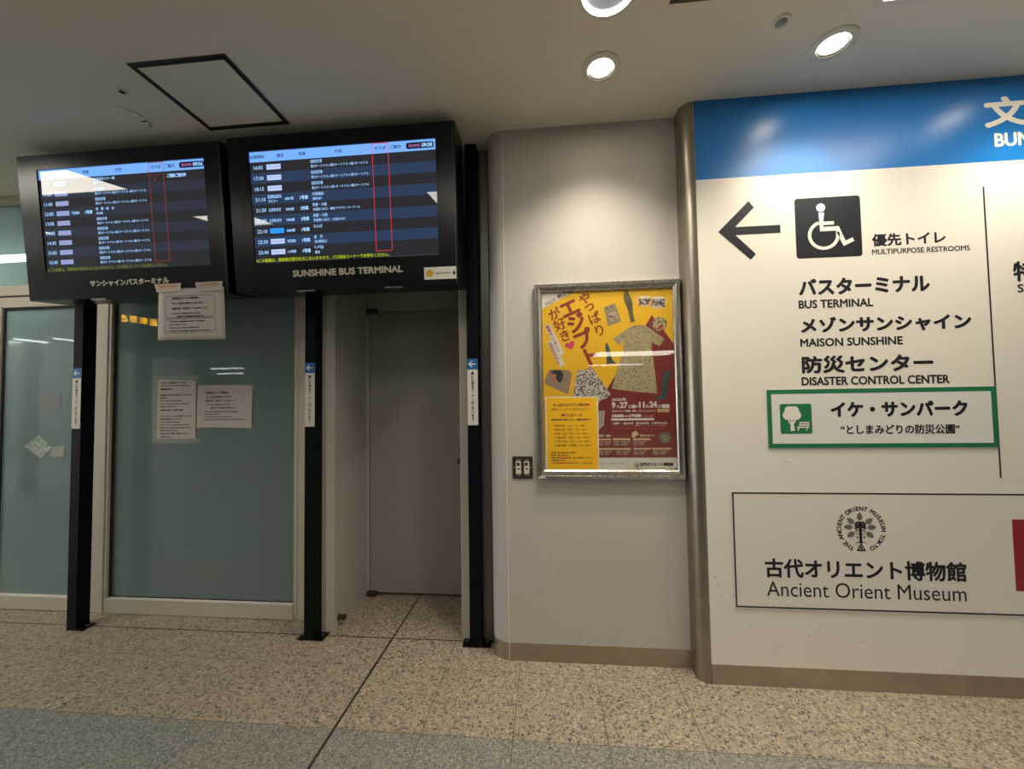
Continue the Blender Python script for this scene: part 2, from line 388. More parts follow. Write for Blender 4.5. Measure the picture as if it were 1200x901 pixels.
# bus bay behind the glazing
struct('wall_bay', B().box(XL, XR, YF, YF+.1, 0, 5.2), M_BAYW)
struct('ceiling_bay', B().box(XL, XR, 2.75, YF, 5.2, 5.3), M_BAYW)
struct('wall_above_glazing', B().box(XL, XR, 2.66, 2.74, 3.06, 5.2), M_BAYW)
# sign wall with its rounded stainless edge
b = B(); b.box(.826, 3.6, YS, YP+.25, .103, ZC); struct('wall_right', b, M_SIGN)
b = B(); b.box(.828, 3.6, YS-.0015, YS+.01, 0, .1035); struct('baseboard_right', b, M_STEEL)
arc = [(.763, YP+.02), (.763, YS+.063)] + [(.826-.063*math.cos(R(9*i)), YS+.063-.0645*math.sin(R(9*i))) for i in range(1, 11)]
struct('trim_1', B().sheet(arc, 0, ZC), M_STEELV, True)
# pillar with rounded edge
b = B(); b.box(-.244, .765, YP, YP+.25, .1, ZC); wm = struct('wall_middle', b, M_STONE)
f = Flat(wallM(YP))
for u, v, du, dv in ((-.095, .36, .022, .05), (-.078, .365, .018, .045), (-.066, .37, .016, .04), (.03, .52, .05, .018), (.16, .15, .004, -.03), (.38, .20, .012, -.002), (.62, .42, .02, .05), (.40, .95, .10, .004)): f.stroke('s', [(u, v), (u+du*.6, v+dv*.7), (u+du, v+dv)], .0016)
f.done('s', 'scuff_marks', mat('wall scuff', (.25, .24, .21), .7), wm)
arc = [(-.346, YP+.21), (-.346, YP+.102)] + [(-.244-.102*math.cos(R(9*i)), YP+.102-.102*math.sin(R(9*i))) for i in range(1, 11)]
struct('wall_corner', B().sheet(arc, .1, ZC), M_STONE, True)
arc2 = [(x-.0015 if i < 2 else x, y-.0015) for i, (x, y) in enumerate(arc)]
struct('baseboard_corner', B().sheet(arc2, 0, .1), M_STEEL, True)
struct('baseboard_middle', B().box(-.2425, .764, YP-.002, YP+.01, 0, .1), M_STEEL)
struct('trim_2', B().box(-.2465, -.2415, YP-.002, YP+.006, 0, ZC), mat('pale joint bead', (.70, .66, .55), .35))
# recess with the service door
b = B(); b.box(-.56, -.34, 2.49, 2.56, 0, ZC); struct('wall_jamb', b, M_CREAM)
struct('trim_3', B().box(-.5615, -.50, 2.478, 2.492, 0, ZC, .003), M_CREAM)
struct('trim_4', B().box(-.415, -.36, 2.470, 2.492, 0, ZC, .003), M_GREYM)
struct('wall_recess_right', B().box(-.555, -.46, 2.56, YD+.05, 0, ZC), M_WALLP)
b = B(); b.prism([(-1.60, 2.49), (-1.462, 2.49), (-1.422, 2.525), (-1.422, YD+.06), (-1.60, YD+.06)], 0, ZC); struct('wall_recess_left', b, M_WALLP)
b = B(); b.box(-1.422, -.555, YD, YD+.06, 2.205, ZC); b.box(-1.422, -1.398, YD-.002, YD+.06, 0, 2.205); struct('wall_recess_back', b, M_WALLP)
d = struct('door_2', B().box(-1.3945, -.556, YD+.002, YD+.045, .022, 2.2005, .002), M_DOORP)
def child(name, b, m, p, smooth=False): return b.obj(name, m, p, smooth=smooth)
child('pivot_hinge', B().box(-1.412, -1.325, YD-.03, YD+.002, 2.185, 2.225, .004).box(-1.40, -1.335, YD-.034, YD-.028, 2.20, 2.21), M_DKMET, d)
child('pivot_hinge', B().box(-1.412, -1.335, YD-.03, YD+.002, .002, .036, .004).box(-1.40, -1.345, YD-.034, YD-.028, .012, .022), M_DKMET, d)
RX = Matrix.Rotation(R(90), 4, 'X')
child('door_knob', B().lathe([(0, .05), (.016, .049), (.022, .04), (.022, .03), (.012, .022), (.010, .008), (.024, .006), (.025, 0)], Matrix.Translation((-.672, YD+.002, 1.03)) @ RX, 28), M_DKMET, d, True)
child('keyhole_plate', B().lathe([(0, .005), (.012, .004), (.014, 0)], Matrix.Translation((-.672, YD+.002, 1.12)) @ RX, 24), M_DKMET, d, True)
# glazed front of the bus bay
struct('trim_5', B().box(XL, -1.60, YG-.02, YG+.06, 3.06, ZC).box(XL, -1.60, YG-.028, YG-.02, 3.052, 3.064), M_CREAM)
w2 = struct('window_2', B().box(-6.2, -1.60, YG-.015, YG+.055, 2.342, 2.42, .003), M_CREAM)
child('pane', B().box(-6.2, -1.62, YG+.018, YG+.026, 2.42, 3.06), M_FILM, w2)
child('mullion', B().box(-5.32, -5.27, YG-.01, YG+.05, 2.42, 3.06), M_CREAM, w2)
struct('trim_6', B().box(-6.2, -1.72, YG-.004, YG+.03, 2.331, 2.344), M_DARK)
d1 = struct('door_1', B().box(-3.334, -3.262, YG-.012, YG+.04, .002, 2.33, .003).box(-4.24, -4.14, YG-.012, YG+.04, .002, 2.33, .003)
            .box(-4.14, -3.334, YG-.012, YG+.04, 2.252, 2.33, .003).box(-4.14, -3.334, YG-.012, YG+.04, .004, .10, .003), M_CREAM)
child('pane', B().box(-4.142, -3.332, YG+.012, YG+.020, .098, 2.254), M_FILM, d1)
g = B(); g.box(-4.14, -4.126, YG+.002, YG+.012, .10, 2.252); g.box(-4.126, -3.334, YG+.002, YG+.012, 2.238, 2.252); child('gasket', g, M_DARK, d1)
child('sill', B().box(-4.14, -3.334, YG-.014, YG+.012, .098, .106), M_WHITEP, d1)
d3 = struct('door_3', B().box(-6.2, -6.13, YG-.012, YG+.04, .002, 2.33, .003).box(-4.32, -4.25, YG-.012, YG+.04, .002, 2.33, .003)
            .box(-6.13, -4.32, YG-.012, YG+.04, 2.252, 2.33, .003).box(-6.13, -4.32, YG-.012, YG+.04, .004, .10, .003), M_CREAM)
child('pane', B().box(-6.132, -4.318, YG+.012, YG+.020, .098, 2.254), M_FILM, d3)
struct('wall_left', B().box(XL, -6.2, YG-.01, YG+.06, 0, 3.06), M_CREAM)
struct('trim_7', B().box(-3.262, -3.254, YG+.005, YG+.04, 0, 2.33), M_DARK)
struct('trim_8', B().box(-3.254, -3.222, YG-.022, YG+.05, 0, 2.34, .003).box(-3.218, -3.20, YG-.016, YG+.05, 0, 2.34, .002), M_CREAM)
struct('trim_9', B().box(-3.2225, -3.2175, YG-.012, YG+.04, 0, 2.34), M_DARK)
w1 = struct('window_1', B().box(-3.20, -1.772, YG-.018, YG+.05, .002, .105, .003).box(-3.20, -1.745, YG-.012, YG+.05, 2.27, 2.342, .003).box(-1.772, -1.745, YG-.012, YG+.05, .002, 2.342, .002)
            .box(-1.738, -1.60, YG-.018, YG+.05, .002, 2.342, .002), M_CREAM)
child('pane', B().box(-3.201, -1.77, YG+.014, YG+.022, .104, 2.272), M_FILM, w1)
g = B(); g.box(-3.20, -3.186, YG+.002, YG+.014, .105, 2.27); g.box(-3.186, -1.772, YG+.006, YG+.014, .105, .113); g.box(-1.746, -1.737, YG+.002, YG+.04, 0, 2.342); child('gasket', g, M_DARK, w1)
child('sill', B().box(-3.186, -1.774, YG-.02, YG+.006, .103, .1085), M_WHITEP, w1)

# ------------------------------------------------------------------ lamps
def spot(x, y, z, watt, col, size, blend, rad, parent):
    l = bpy.data.lights.new('beam', 'SPOT'); l.energy = watt; l.color = col; l.spot_size = R(size); l.spot_blend = blend; l.shadow_soft_size = rad
    o = bpy.data.objects.new('beam', l); COL.objects.link(o); o.parent = parent; o.matrix_local = W[parent].inverted() @ Matrix.Translation((x, y, z)); return o
def downlight(x, y, label):
    t = thing('ceiling_downlight', label, 'ceiling light', (x, y, ZC), 'small round downlights over the wall')
    T = Matrix.Translation((x, y, ZC))
    B().lathe([(.093, 0), (.093, -.006), (.086, -.010), (.070, -.012), (.064, -.010)], T).obj('trim_ring', M_WHITEP, t, smooth=True)
    B().lathe([(.064, -.010), (.060, -.004), (.056, -.002)], T).obj('reflector', M_FRAME, t, smooth=True)
    B().lathe([(.057, -.0025), (.04, -.005), (0, -.0065)], T).obj('lens', M_LAMP, t, smooth=True)
    spot(x, y, ZC-.03, SPOT_W, (1.0, .87, .69), 112, 1.0, .05, t)
downlight(.29, 1.905, 'round ceiling downlight just in front of the pale pillar')
downlight(1.345, 1.885, 'round ceiling downlight in front of the blue header, beside the tiny round sensor')
downlight(2.40, 1.865, 'round ceiling downlight further along the sign wall, past the wheelchair pictogram')
t = thing('ceiling_downlight', 'large round downlight with a glassy lens, much wider than the small ones', 'ceiling light', (.27, 1.523, ZC))
T = Matrix.Translation((.27, 1.523, ZC))
B().lathe([(.130, 0), (.130, -.008), (.122, -.013), (.106, -.014)], T, 64).obj('trim_ring', M_WHITEP, t, smooth=True)
B().lathe([(.106, -.014), (.100, -.008), (.096, -.003)], T, 64).obj('lit_rim', M_BIGRIM, t, smooth=True)
B().lathe([(.097, -.003), (.07, -.012), (.035, -.017), (0, -.018)], T, 64).obj('lens', M_BIGLAMP, t, smooth=True)
spot(.27, 1.523, ZC-.04, BIG_W, (1.0, .90, .76), 135, 1.0, .09, t)
def light_panel(x0, x1, y0, y1, label, m=None):
    t = thing('ceiling_light_panel', label, 'ceiling light', ((x0+x1)/2, (y0+y1)/2, ZC), 'square luminous panels in the hall ceiling')
    f = .02; z0, z1 = ZC-.012, ZC
    B().box(x0, x1, y0, y0+f, z0, z1).box(x0, x1, y1-f, y1, z0, z1).box(x0, x0+f, y0+f, y1-f, z0, z1).box(x1-f, x1, y0+f, y1-f, z0, z1).obj('frame', M_WHITEP, t)
    B().box(x0+f, x1-f, y0+f, y1-f, ZC-.006, ZC-.001).obj('diffuser', m or M_PANEL, t)
light_panel(-4.55, -3.36, 1.29, 1.75, 'long luminous ceiling panel over the sliding glass door')
light_panel(1.38, 2.30, 1.22, 1.705, 'luminous ceiling panel by the blue sign header')
light_panel(-6.75, -5.55, .19, .62, 'luminous ceiling panel far along the glazed front, next row out')
light_panel(-3.60, -3.00, .05, .535, 'small luminous ceiling panel mirrored in the edge of the Japanese titled screen')
light_panel(-1.06, -.46, .30, .82, 'small luminous ceiling panel mirrored in the edge of the English titled screen')
for x0, y0, lb in ((-4.9, -3.2, 'unseen fill panel added in the nearer hall row, facing the glass door'), (-2.7, -3.2, 'unseen fill panel added in the nearer hall row, facing the screens'), (3.5, -3.2, 'unseen fill panel added in the nearer hall row, facing the sign wall'),
                   (-4.9, -6.2, 'unseen fill panel added in the farther hall row, facing the glass door'), (-2.7, -6.2, 'unseen fill panel added in the farther hall row, facing the screens'), (4.4, -6.2, 'unseen fill panel added in the farther hall row, facing the sign wall')):
    light_panel(x0, x0+1.5, y0, y0+1.0, lb, M_PANEL if x0 > 0 else M_FILL_PANEL)  # unseen panels behind the camera, added as soft fill for the walls
def strip(x0, x1, y, label):
    t = thing('strip_light', label, 'ceiling light', ((x0+x1)/2, y, ZC), 'strip lights at the far side of the hall')
    B().box(x0, x1, y-.05, y+.05, ZC-.04, ZC, .006).obj('housing', M_WHITEP, t)
    B().lathe([(0, 0), (.03, 0), (.03, x1-x0-.04), (0, x1-x0-.04)], Matrix.Translation((x0+.02, y, ZC-.062)) @ Matrix.Rotation(R(90), 4, 'Y'), 16).obj('tube', M_TUBE, t, smooth=True)
light_panel(1.75, 4.7, -11.2, -9.5, 'luminous ceiling panel mirrored as the upper streak in the poster glass')
strip(2.0, 4.6, -14.6, 'strip light mirrored in the poster glass, lower streak')

strip(-15.1, -13.5, -11.1, 'strip light mirrored in the fixed glazing, upper streak')
strip(-17.3, -15.8, -13.9, 'strip light mirrored in the fixed glazing, lower streak')

# ------------------------------------------------------------------ small ceiling fittings
def hatch(x0, x1, y0, y1, label):
    t = thing('access_hatch', label, 'ceiling hatch', ((x0+x1)/2, (y0+y1)/2, ZC)); f = .013
    def ring(b, a0, a1, c0, c1, f, z0, z1): b.box(a0, a1, c0, c0+f, z0, z1).box(a0, a1, c1-f, c1, z0, z1).box(a0, a0+f, c0+f, c1-f, z0, z1).box(a1-f, a1, c0+f, c1-f, z0, z1); return b
    ring(B(), x0, x1, y0, y1, f, ZC-.005, ZC).obj('outer_frame', M_DKMET, t)
    ring(B(), x0+f+.005, x1-f-.005, y0+f+.005, y1-f-.005, .009, ZC-.004, ZC).obj('inner_frame', M_DKMET, t)
    B().box(x0+f, x1-f, y0+f, y1-f, ZC-.0015, ZC-.0005).obj('gap', M_DARK, t)
    B().box(x0+f+.013, x1-f-.013, y0+f+.013, y1-f-.013, ZC-.003, ZC-.0005).obj('panel', M_CEIL, t)
hatch(-1.962, -1.460, 1.638, 2.104, 'square metal framed ceiling access hatch in front of the departure screens')
hatch(.53, 1.0, 1.15, 1.614, 'square metal framed ceiling access hatch between the large downlight and the tiny sensor')
def round_fit(name, x, y, r, prof, inner, label, cat, mi):
    t = thing(name, label, cat, (x, y, ZC)); T = Matrix.Translation((x, y, ZC))
    B().lathe(prof, T).obj('rim', M_WHITEP if name != 'ceiling_speaker' else M_CEIL, t, smooth=True)
    if inner: B().lathe(inner, T).obj('lens' if name != 'ceiling_speaker' else 'grille', mi, t, smooth=True)
    return t
sp_ = round_fit('ceiling_speaker', -2.33, 1.962, .09, [(.093, 0), (.093, -.004), (.089, -.007), (.084, -.006)], [(.084, -.006), (.05, -.007), (0, -.007)], 'flat round ceiling speaker cover above the Japanese titled screen', 'speaker', M_CEIL)
B().box(-2.275, -2.245, 1.985, 1.991, ZC-.009, ZC-.005).obj('slot', M_DARK, sp_)
round_fit('ceiling_sensor', -2.160, 1.787, .025, [(.026, 0), (.026, -.004), (.021, -.006), (.014, -.005)], [(.014, -.005), (.007, -.002), (0, -.0015)], 'tiny dark eyed ceiling sensor beside the round speaker cover', 'sensor', M_DARK)
round_fit('ceiling_sensor', 1.040, 1.746, .037, [(.038, 0), (.038, -.005), (.032, -.008), (.024, -.006)], [(.024, -.006), (.014, -.013), (0, -.016)], 'small round white sensor with a grey lens between the two small downlights', 'sensor', mat('grey lens', (.22, .25, .27), .12))

# ------------------------------------------------------------------ big direction sign
sg = thing('direction_sign', 'large white wall sign with blue header, wheelchair pictogram and arrow', 'sign', (2.2, YS, 1.6))
B().box(.8285, 3.6, YS-.004, YS, .1035, 2.6765).obj('white_sheet', M_SIGN, sg)
B().box(.8285, 3.6, YS-.004, YS, 2.6765, ZC-.001).obj('blue_header', M_BLUE, sg)
f = Flat(wallM(YS-.004))
f.poly('ar', [(.934, 2.383), (1.095, 2.543), (1.122, 2.507), (1.022, 2.4055), (1.252, 2.4055), (1.252, 2.3615), (1.022, 2.3615), (1.124, 2.254), (1.096, 2.223)])
f.done('ar', 'arrow', M_INK, sg)
f.rrect('wc', 1.327, 2.218, 1.652, 2.541, .016); wc = f.done('wc', 'wheelchair_pictogram', M_INK, sg)
f.disc('w', 1.457, 2.4855, .0225, w=.001)
f.arc('w', 1.466, 2.338, .070, 108, 372, .017, .001, 40)
f.poly('w', [(1.445, 2.459), (1.473, 2.459), (1.467, 2.41), (1.519, 2.41), (1.519, 2.392), (1.466, 2.392), (1.465, 2.382), (1.542, 2.382), (1.572, 2.303), (1.607, 2.319), (1.614, 2.300), (1.562, 2.275), (1.526, 2.359), (1.449, 2.359)], .001)
f.done('w', 'wheelchair_figure', M_LETW, wc)
L = 'ink'
for t_, u0, v0, u1, v1, bd in (('優先トイレ', 1.70, 2.264, 2.052, 2.331, .0025), ('MULTIPURPOSE RESTROOMS', 1.698, 2.222, 2.162, 2.250, .0008), ('バスターミナル', 1.331, 2.019, 1.966, 2.109, .0042), ('BUS TERMINAL', 1.327, 1.951, 1.692, 1.996, .0018),
                           ('メゾンサンシャイン', 1.333, 1.818, 2.149, 1.904, .0042), ('MAISON SUNSHINE', 1.327, 1.749, 1.824, 1.793, .0018), ('防災センター', 1.33, 1.609, 1.962, 1.701, .0042), ('DISASTER CONTROL CENTER', 1.326, 1.546, 2.033, 1.591, .0018)):
    f.fit(L, t_, u0, v0, u1, v1, bold=bd)
f.fit(L, '特別ホール', 2.352, 2.052, 2.352+.54, 2.156, bold=.0035); f.fit(L, 'SPECIAL HALL', 2.368, 1.996, 2.368+.41, 2.040, bold=.0015)
f.done(L, 'lettering', M_INK, sg)
f.rect('div', 2.2365, 1.07, 2.2445, 2.549); f.done('div', 'divider_line', M_INK, sg)
f.fit('h', '文化会館', 2.263, 2.853, 2.263+.83, 3.015, bold=.0065); f.fit('h', 'BUNKA KAIKAN', 2.305, 2.751, 2.305+.62, 2.823, bold=.003); f.done('h', 'header_lettering', M_LETW, sg)
rng = random.Random(3)
for u, v, du, dv in ((.862, .56, .012, -.06), (.885, .47, .01, -.045), (1.02, .31, .012, -.004), (1.30, .265, .018, -.003), (1.55, .245, .03, -.003), (1.36, .30, .002, -.02), (1.21, 1.16, .03, -.012)):
    f.stroke('sc', [(u, v), (u+du*.5, v+dv*.5+.002), (u+du, v+dv)], .0016)
f.done('sc', 'scuff_marks', mat('scuff', (.30, .28, .24), .6), sg)

ps = thing('park_sign', 'white sign plate framed in green with a tree and bench pictogram', 'sign', (1.69, YS-.004, 1.375))
B().box(1.147, 2.237, YS-.0085, YS-.0062, 1.223, 1.527).obj('plate', mat('white plate of the park sign', (.74, .745, .72), .35), ps)
f = Flat(wallM(YS-.0085)); f.frame('g', 1.147, 1.223, 2.237, 1.527, .0225); f.done('g', 'green_frame', M_GREEN, ps)
f.rrect('sq', 1.210, 1.2965, 1.366, 1.452, .010); q = f.done('sq', 'tree_pictogram', M_GREEN, ps)
for i_, (u, v, r) in enumerate(((1.268, 1.403, .036), (1.247, 1.393, .024), (1.290, 1.393, .024), (1.255, 1.418, .022), (1.282, 1.418, .022))): f.disc('t', u, v, r, w=.001+.00006*i_)
f.poly('t', [(1.258, 1.312), (1.280, 1.312), (1.276, 1.345), (1.290, 1.368), (1.283, 1.372), (1.273, 1.356), (1.272, 1.385), (1.264, 1.385), (1.263, 1.356), (1.252, 1.370), (1.246, 1.366), (1.261, 1.343)], .0014)
f.rect('t', 1.303, 1.350, 1.353, 1.358, .0012); f.rect('t', 1.303, 1.338, 1.353, 1.346, .0012); f.rect('t', 1.291, 1.327, 1.352, 1.334, .0012)
for u in (1.302, 1.343): f.stroke('t', [(u+.006, 1.356), (u, 1.328), (u-.008, 1.313)], .006, .0012)
f.done('t', 'tree_and_bench', M_LETW, q)
f.fit('x', 'イケ・サンパーク', 1.458, 1.380, 2.105, 1.460, bold=.0042); f.fit('x', '“としまみどりの防災公園”', 1.503, 1.291, 2.063, 1.341, bold=.0016); f.done('x', 'lettering', M_INK, ps)

ms = thing('museum_sign', 'white sign framed by a thin black line with a tree crest and museum name', 'sign', (2.1, YS-.006, .697))
B().box(.950, 3.3, YS-.0075, YS-.0062, .396, .998).obj('plate', M_SIGN2, ms)
f = Flat(wallM(YS-.0075)); f.frame('l', .956, .401, 3.29, .993, .0078); f.done('l', 'border_line', M_INK, ms)
def crest(f, key, key2, cu, cv, r, ring=True):
    if ring:
        s_ = 'THE ANCIENT ORIENT MUSEUM TOKYO'; adv = [.55 if c in ' I' else (1.25 if c == 'M' else 1.0) for c in s_]; tot = sum(adv); acc = 0
        for c, a in zip(s_, adv):
            ang = 249 - 317*(acc+a/2)/tot; acc += a
            if c != ' ': f.glyph_at(key, c, cu+r*.90*math.cos(R(ang)), cv+r*.90*math.sin(R(ang)), r*.25, R(ang-90), bold=r*.009)
    else: f.arc(key, cu, cv, r*.95, 0, 360, r*.09)
    for ang in (90, 38, 142, 4, 176, -36, 216):
        lu, lv = cu-.04*r+.49*r*math.cos(R(ang)), cv+.06*r+.50*r*math.sin(R(ang)); p = []
        for i in range(20):
            a = 2*PI*i/20; x = .155*r*math.cos(a); y = .105*r*math.sin(a)*(1-.35*math.cos(a)); p.append((lu+x*math.cos(R(ang))-y*math.sin(R(ang)), lv+x*math.sin(R(ang))+y*math.cos(R(ang))))
        f.poly(key2, p)
        f.stroke(key, p, r*.014, .0007, True)
        f.stroke(key, [(cu-.04*r+.25*r*math.cos(R(ang)), cv+.06*r+.25*r*math.sin(R(ang))), (lu+.11*r*math.cos(R(ang)), lv+.11*r*math.sin(R(ang)))], r*.018, .0008)
    c0 = cu-.03*r
    f.rect(key, c0-.058*r, cv-.60*r, c0+.058*r, cv+.33*r, .0009)
    for sgn in (-1, 1):
        for k, (yy, rr) in enumerate(((.26, .22), (.15, .23), (.05, .22))):
            f.stroke(key, [(c0, cv+(yy+.02)*r), (c0+sgn*rr*.5*r, cv+(yy+.05)*r), (c0+sgn*rr*r, cv+(yy-.04)*r)], r*.075, .0009+.0001*k)
        f.stroke(key, [(c0, cv-.05*r), (c0+sgn*.13*r, cv-.03*r), (c0+sgn*.19*r, cv-.12*r)], r*.03, .0009)
        f.stroke(key, [(c0+sgn*.19*r, cv-.12*r), (c0+sgn*.15*r, cv-.22*r), (c0+sgn*.05*r, cv-.16*r)], r*.02, .0009)
        f.stroke(key, [(c0, cv-.58*r), (c0+sgn*.13*r, cv-.54*r), (c0+sgn*.21*r, cv-.62*r)], r*.028, .0009)
        f.disc(key, c0+sgn*.14*r, cv-.34*r, r*.035, r*.05, .0009, 12)
        f.stroke(key, [(c0, cv-.62*r), (c0+sgn*.16*r, cv-.91*r)], r*.05, .0009)
    f.rect(key, c0-.18*r, cv-.93*r, c0+.18*r, cv-.86*r, .0009); f.disc(key, c0, cv-.80*r, r*.05, w=.0009, n=12)
crest(f, 'c', 'lf', 1.5795, .809, .117)
f.done('c', 'crest', M_INK, ms); f.done('lf', 'crest_leaves', mat('crest leaf grey', (.21, .205, .19), .5), ms)
f.fit('x', '古代オリエント博物館', 1.106, .5575, 2.058, .6555, bold=.003); f.fit('x', 'Ancient Orient Museum', 1.112, .4625, 2.052, .5385); f.done('x', 'lettering', M_INK, ms)
f.rect('r', 2.275, .520, 2.80, .868); f.done('r', 'red_block', M_RED, ms)

# ------------------------------------------------------------------ framed exhibition poster
pf = thing('poster_frame', 'glazed metal frame with a yellow and maroon exhibition poster on the pillar', 'framed poster', (.345, YP, 1.6))
X0, X1, Z0, Z1 = -.065, .756, 1.036, 2.164; I0, I1, J0, J1 = -.023, .718, 1.090, 2.118
b = B()
def prof_bar(b, pts): # mitred picture frame: outer to inner profile (inset fraction, depth)
    rings = []
    for t_, y in pts:
        x0 = X0+(I0-X0)*t_; x1 = X1+(I1-X1)*t_; z0 = Z0+(J0-Z0)*t_; z1 = Z1+(J1-Z1)*t_
        rings.append([b.bm.verts.new(q) for q in ((x0, y, z0), (x1, y, z0), (x1, y, z1), (x0, y, z1))])
    for a, c in zip(rings, rings[1:]):
        for i in range(4): b.bm.faces.new((a[i], a[(i+1) % 4], c[(i+1) % 4], c[i]))
prof_bar(b, [(0, YP), (0, YP-.030), (.08, YP-.036), (.42, YP-.036), (.48, YP-.032), (.54, YP-.036), (.86, YP-.030), (1.0, YP-.022), (1.0, YP-.008)])
b.obj('frame', M_FRAME, pf)
B().box(I0-.002, I1+.002, YP-.012, YP, J0-.002, J1+.002).obj('back_board', M_GREYM, pf)
YPP = YP-.0125
pr = B().box(I0+.001, I1-.001, YPP-.0008, YPP, J0+.001, J1-.001).obj('poster', M_YEL, pf)
f = Flat(wallM(YPP-.001))
A0, A1, Bz0, Bz1 = I0+.001, I1-.001, J0+.001, J1-.001
f.poly('mr', [(.601, 1.966), (A1, 1.800), (A1, 1.158), (.098, 1.158)], .0002)
f.done('mr', 'maroon_pyramid', M_MAROON, pr)
f.rect('wb', A0, Bz0, A1, 1.158, .0003); f.poly('wb', [(A0, Bz1), (A0, 2.022), (.15, 2.110), (.17, Bz1)], .0003); f.done('wb', 'white_band', M_PWHITE, pr)
rt = R(23)
for ch, u, v, s_ in (('エ', .137, 2.020, .118), ('ジ', .176, 1.937, .115), ('プ', .216, 1.845, .115), ('ト', .258, 1.742, .118)): f.glyph_at('ti', ch, u, v, s_, rt, .0004, .0045)
for ch, u, v in (('や', .225, 2.076), ('っ', .253, 2.022), ('ぱ', .279, 1.962), ('り', .306, 1.888), ('が', .050, 1.994), ('好', .079, 1.930), ('き', .108, 1.862)):
    f.glyph_at('ti', ch, u, v, .073, rt, .0004, .0014)
f.done('ti', 'title_lettering', M_TITLE, pr)
def heart(f, key, u, v, s_, rot=0, w=.0005):
    p = []
    for i in range(28):
        a = 2*PI*i/28; x = 16*math.sin(a)**3/17; y = (13*math.cos(a)-5*math.cos(2*a)-2*math.cos(3*a)-math.cos(4*a))/17
        p.append((u+s_*(x*math.cos(rot)-y*math.sin(rot)), v+s_*(x*math.sin(rot)+y*math.cos(rot))))
    f.poly(key, p, w)
heart(f, 'hp', .137, 1.805, .030, rt); f.done('hp', 'pink_heart', M_PINK, pr)
f.poly('st', [(-.010, 1.922), (.021, 1.936), (.103, 1.759), (.081, 1.748), (.104, 1.694), (.074, 1.679), (.003, 1.826), (.028, 1.838)], .0004); f.done('st', 'subtitle_strip', M_PWHITE, pr)
f.column('s2', '昭和のニッポンと', .0095, 1.916, .0235, .0212, rt, .0008, .0006); f.column('s2', '古代のエジプト', .0225, 1.816, .0235, .0205, rt, .0008, .0006); f.done('s2', 'subtitle_lettering', M_TITLE, pr)
f.line('k', '秋の特別展', .075, 2.078, .030, .0006, rot=R(25), bold=.0008); f.line('k', '2025年', .0, 2.040, .024, .0006, rot=R(25)); f.done('k', 'corner_lettering', M_INK, pr)
f.poly('mu', [(.446, 2.092), (.452, 2.108), (.462, 2.114), (.472, 2.108), (.475, 2.094), (.488, 2.072), (.496, 2.034), (.496, 1.99), (.503, 1.945), (.510, 1.933), (.480, 1.926), (.479, 1.942), (.468, 2.002), (.452, 2.040), (.447, 2.062)], .0003); f.done('mu', 'figurine_picture', M_MUMMY, pr)
for u0, v0, u1, v1, hs in ((.531, 2.019, .596, 2.074, -1), (.604, 2.004, .675, 2.068, 1)):
    f.rrect('cu', u0, v0, u1, v1, .008, .0003); f.disc('cw', (u0+u1)/2, v1-.002, (u1-u0)/2, .0045, .0005); f.rect('cw', u0+.001, v1-.012, u1-.001, v1-.002, .00045); f.rect('cw', u0+.008, v0, u1-.008, v0+.005, .00045)
    uu = u0 if hs < 0 else u1; f.arc('cw', uu, (v0+v1)/2+.005, .012, 90, 90+180*(-hs if hs > 0 else 1), .004, .0004, 12)
f.done('cu', 'mug_picture', M_CUP, pr); f.done('cw', 'mug_rim', M_PWHITE, pr)
f.disc('pl', .643, 1.913, .041, w=.0005); f.done('pl', 'plate_picture', M_PLATE, pr)
f.disc('pr', .647, 1.896, .010, w=.0007); f.done('pr', 'plate_spot', M_REDH, pr)
f.poly('pq', [(.333, 2.019), (.397, 2.042), (.429, 1.935), (.354, 1.909)], .0003); f.done('pq', 'plaque_picture', M_PLAQUE, pr)
for u, v in ((.352, 2.013), (.378, 2.022)): f.disc('pd', u, v, .005, w=.0006, n=12)
f.done('pd', 'plaque_holes', M_HAIR, pr)
for u, v, ru, rv in ((.383, 1.975, .024, .016), (.372, 1.955, .012, .014), (.398, 1.957, .013, .013), (.386, 1.945, .018, .006)): f.disc('pt', u, v, ru, rv, .0006, 18, R(17))
f.done('pt', 'plaque_drawing', mat('plaque drawing', (.50, .36, .26), .6), pr)
f.poly('dr', [(.473, 1.897), (.497, 1.910), (.560, 1.908), (.593, 1.886), (.668, 1.829), (.639, 1.786), (.597, 1.810), (.596, 1.78), (.601, 1.730), (.612, 1.62), (.619, 1.518), (.50, 1.531), (.366, 1.549), (.404, 1.673), (.437, 1.765), (.438, 1.820), (.408, 1.800), (.382, 1.838)], .0006); f.done('dr', 'dress_picture', M_DRESS, pr)
f.stroke('dl', [(.505, 1.909), (.528, 1.900), (.556, 1.908)], .003, .0009); f.stroke('dl', [(.528, 1.90), (.529, 1.70), (.527, 1.545)], .0015, .0009); f.done('dl', 'dress_seam', mat('dress seam', (.20, .18, .10), .6), pr)
f.poly('ct', [(.665, 1.659), (.669, 1.640), (.679, 1.643), (.691, 1.657), (.692, 1.618), (.690, 1.60), (.680, 1.570), (.674, 1.525), (.667, 1.485), (.614, 1.482), (.608, 1.496), (.636, 1.506), (.645, 1.54), (.648, 1.557), (.643, 1.583), (.654, 1.624)], .0006)
f.poly('ct', [(.337, 1.811), (.347, 1.812), (.358, 1.790), (.366, 1.755), (.374, 1.715), (.391, 1.701), (.390, 1.694), (.341, 1.691), (.343, 1.74), (.336, 1.785)], .0004); f.done('ct', 'statue_pictures', M_TEAL, pr)
f.poly('so', [(.017, 1.666), (.10, 1.665), (.135, 1.655), (.143, 1.640), (.122, 1.527), (.112, 1.523), (-.010, 1.583), (-.017, 1.597), (.008, 1.652)], .0003); f.done('so', 'relief_picture', M_RELIEF, pr)
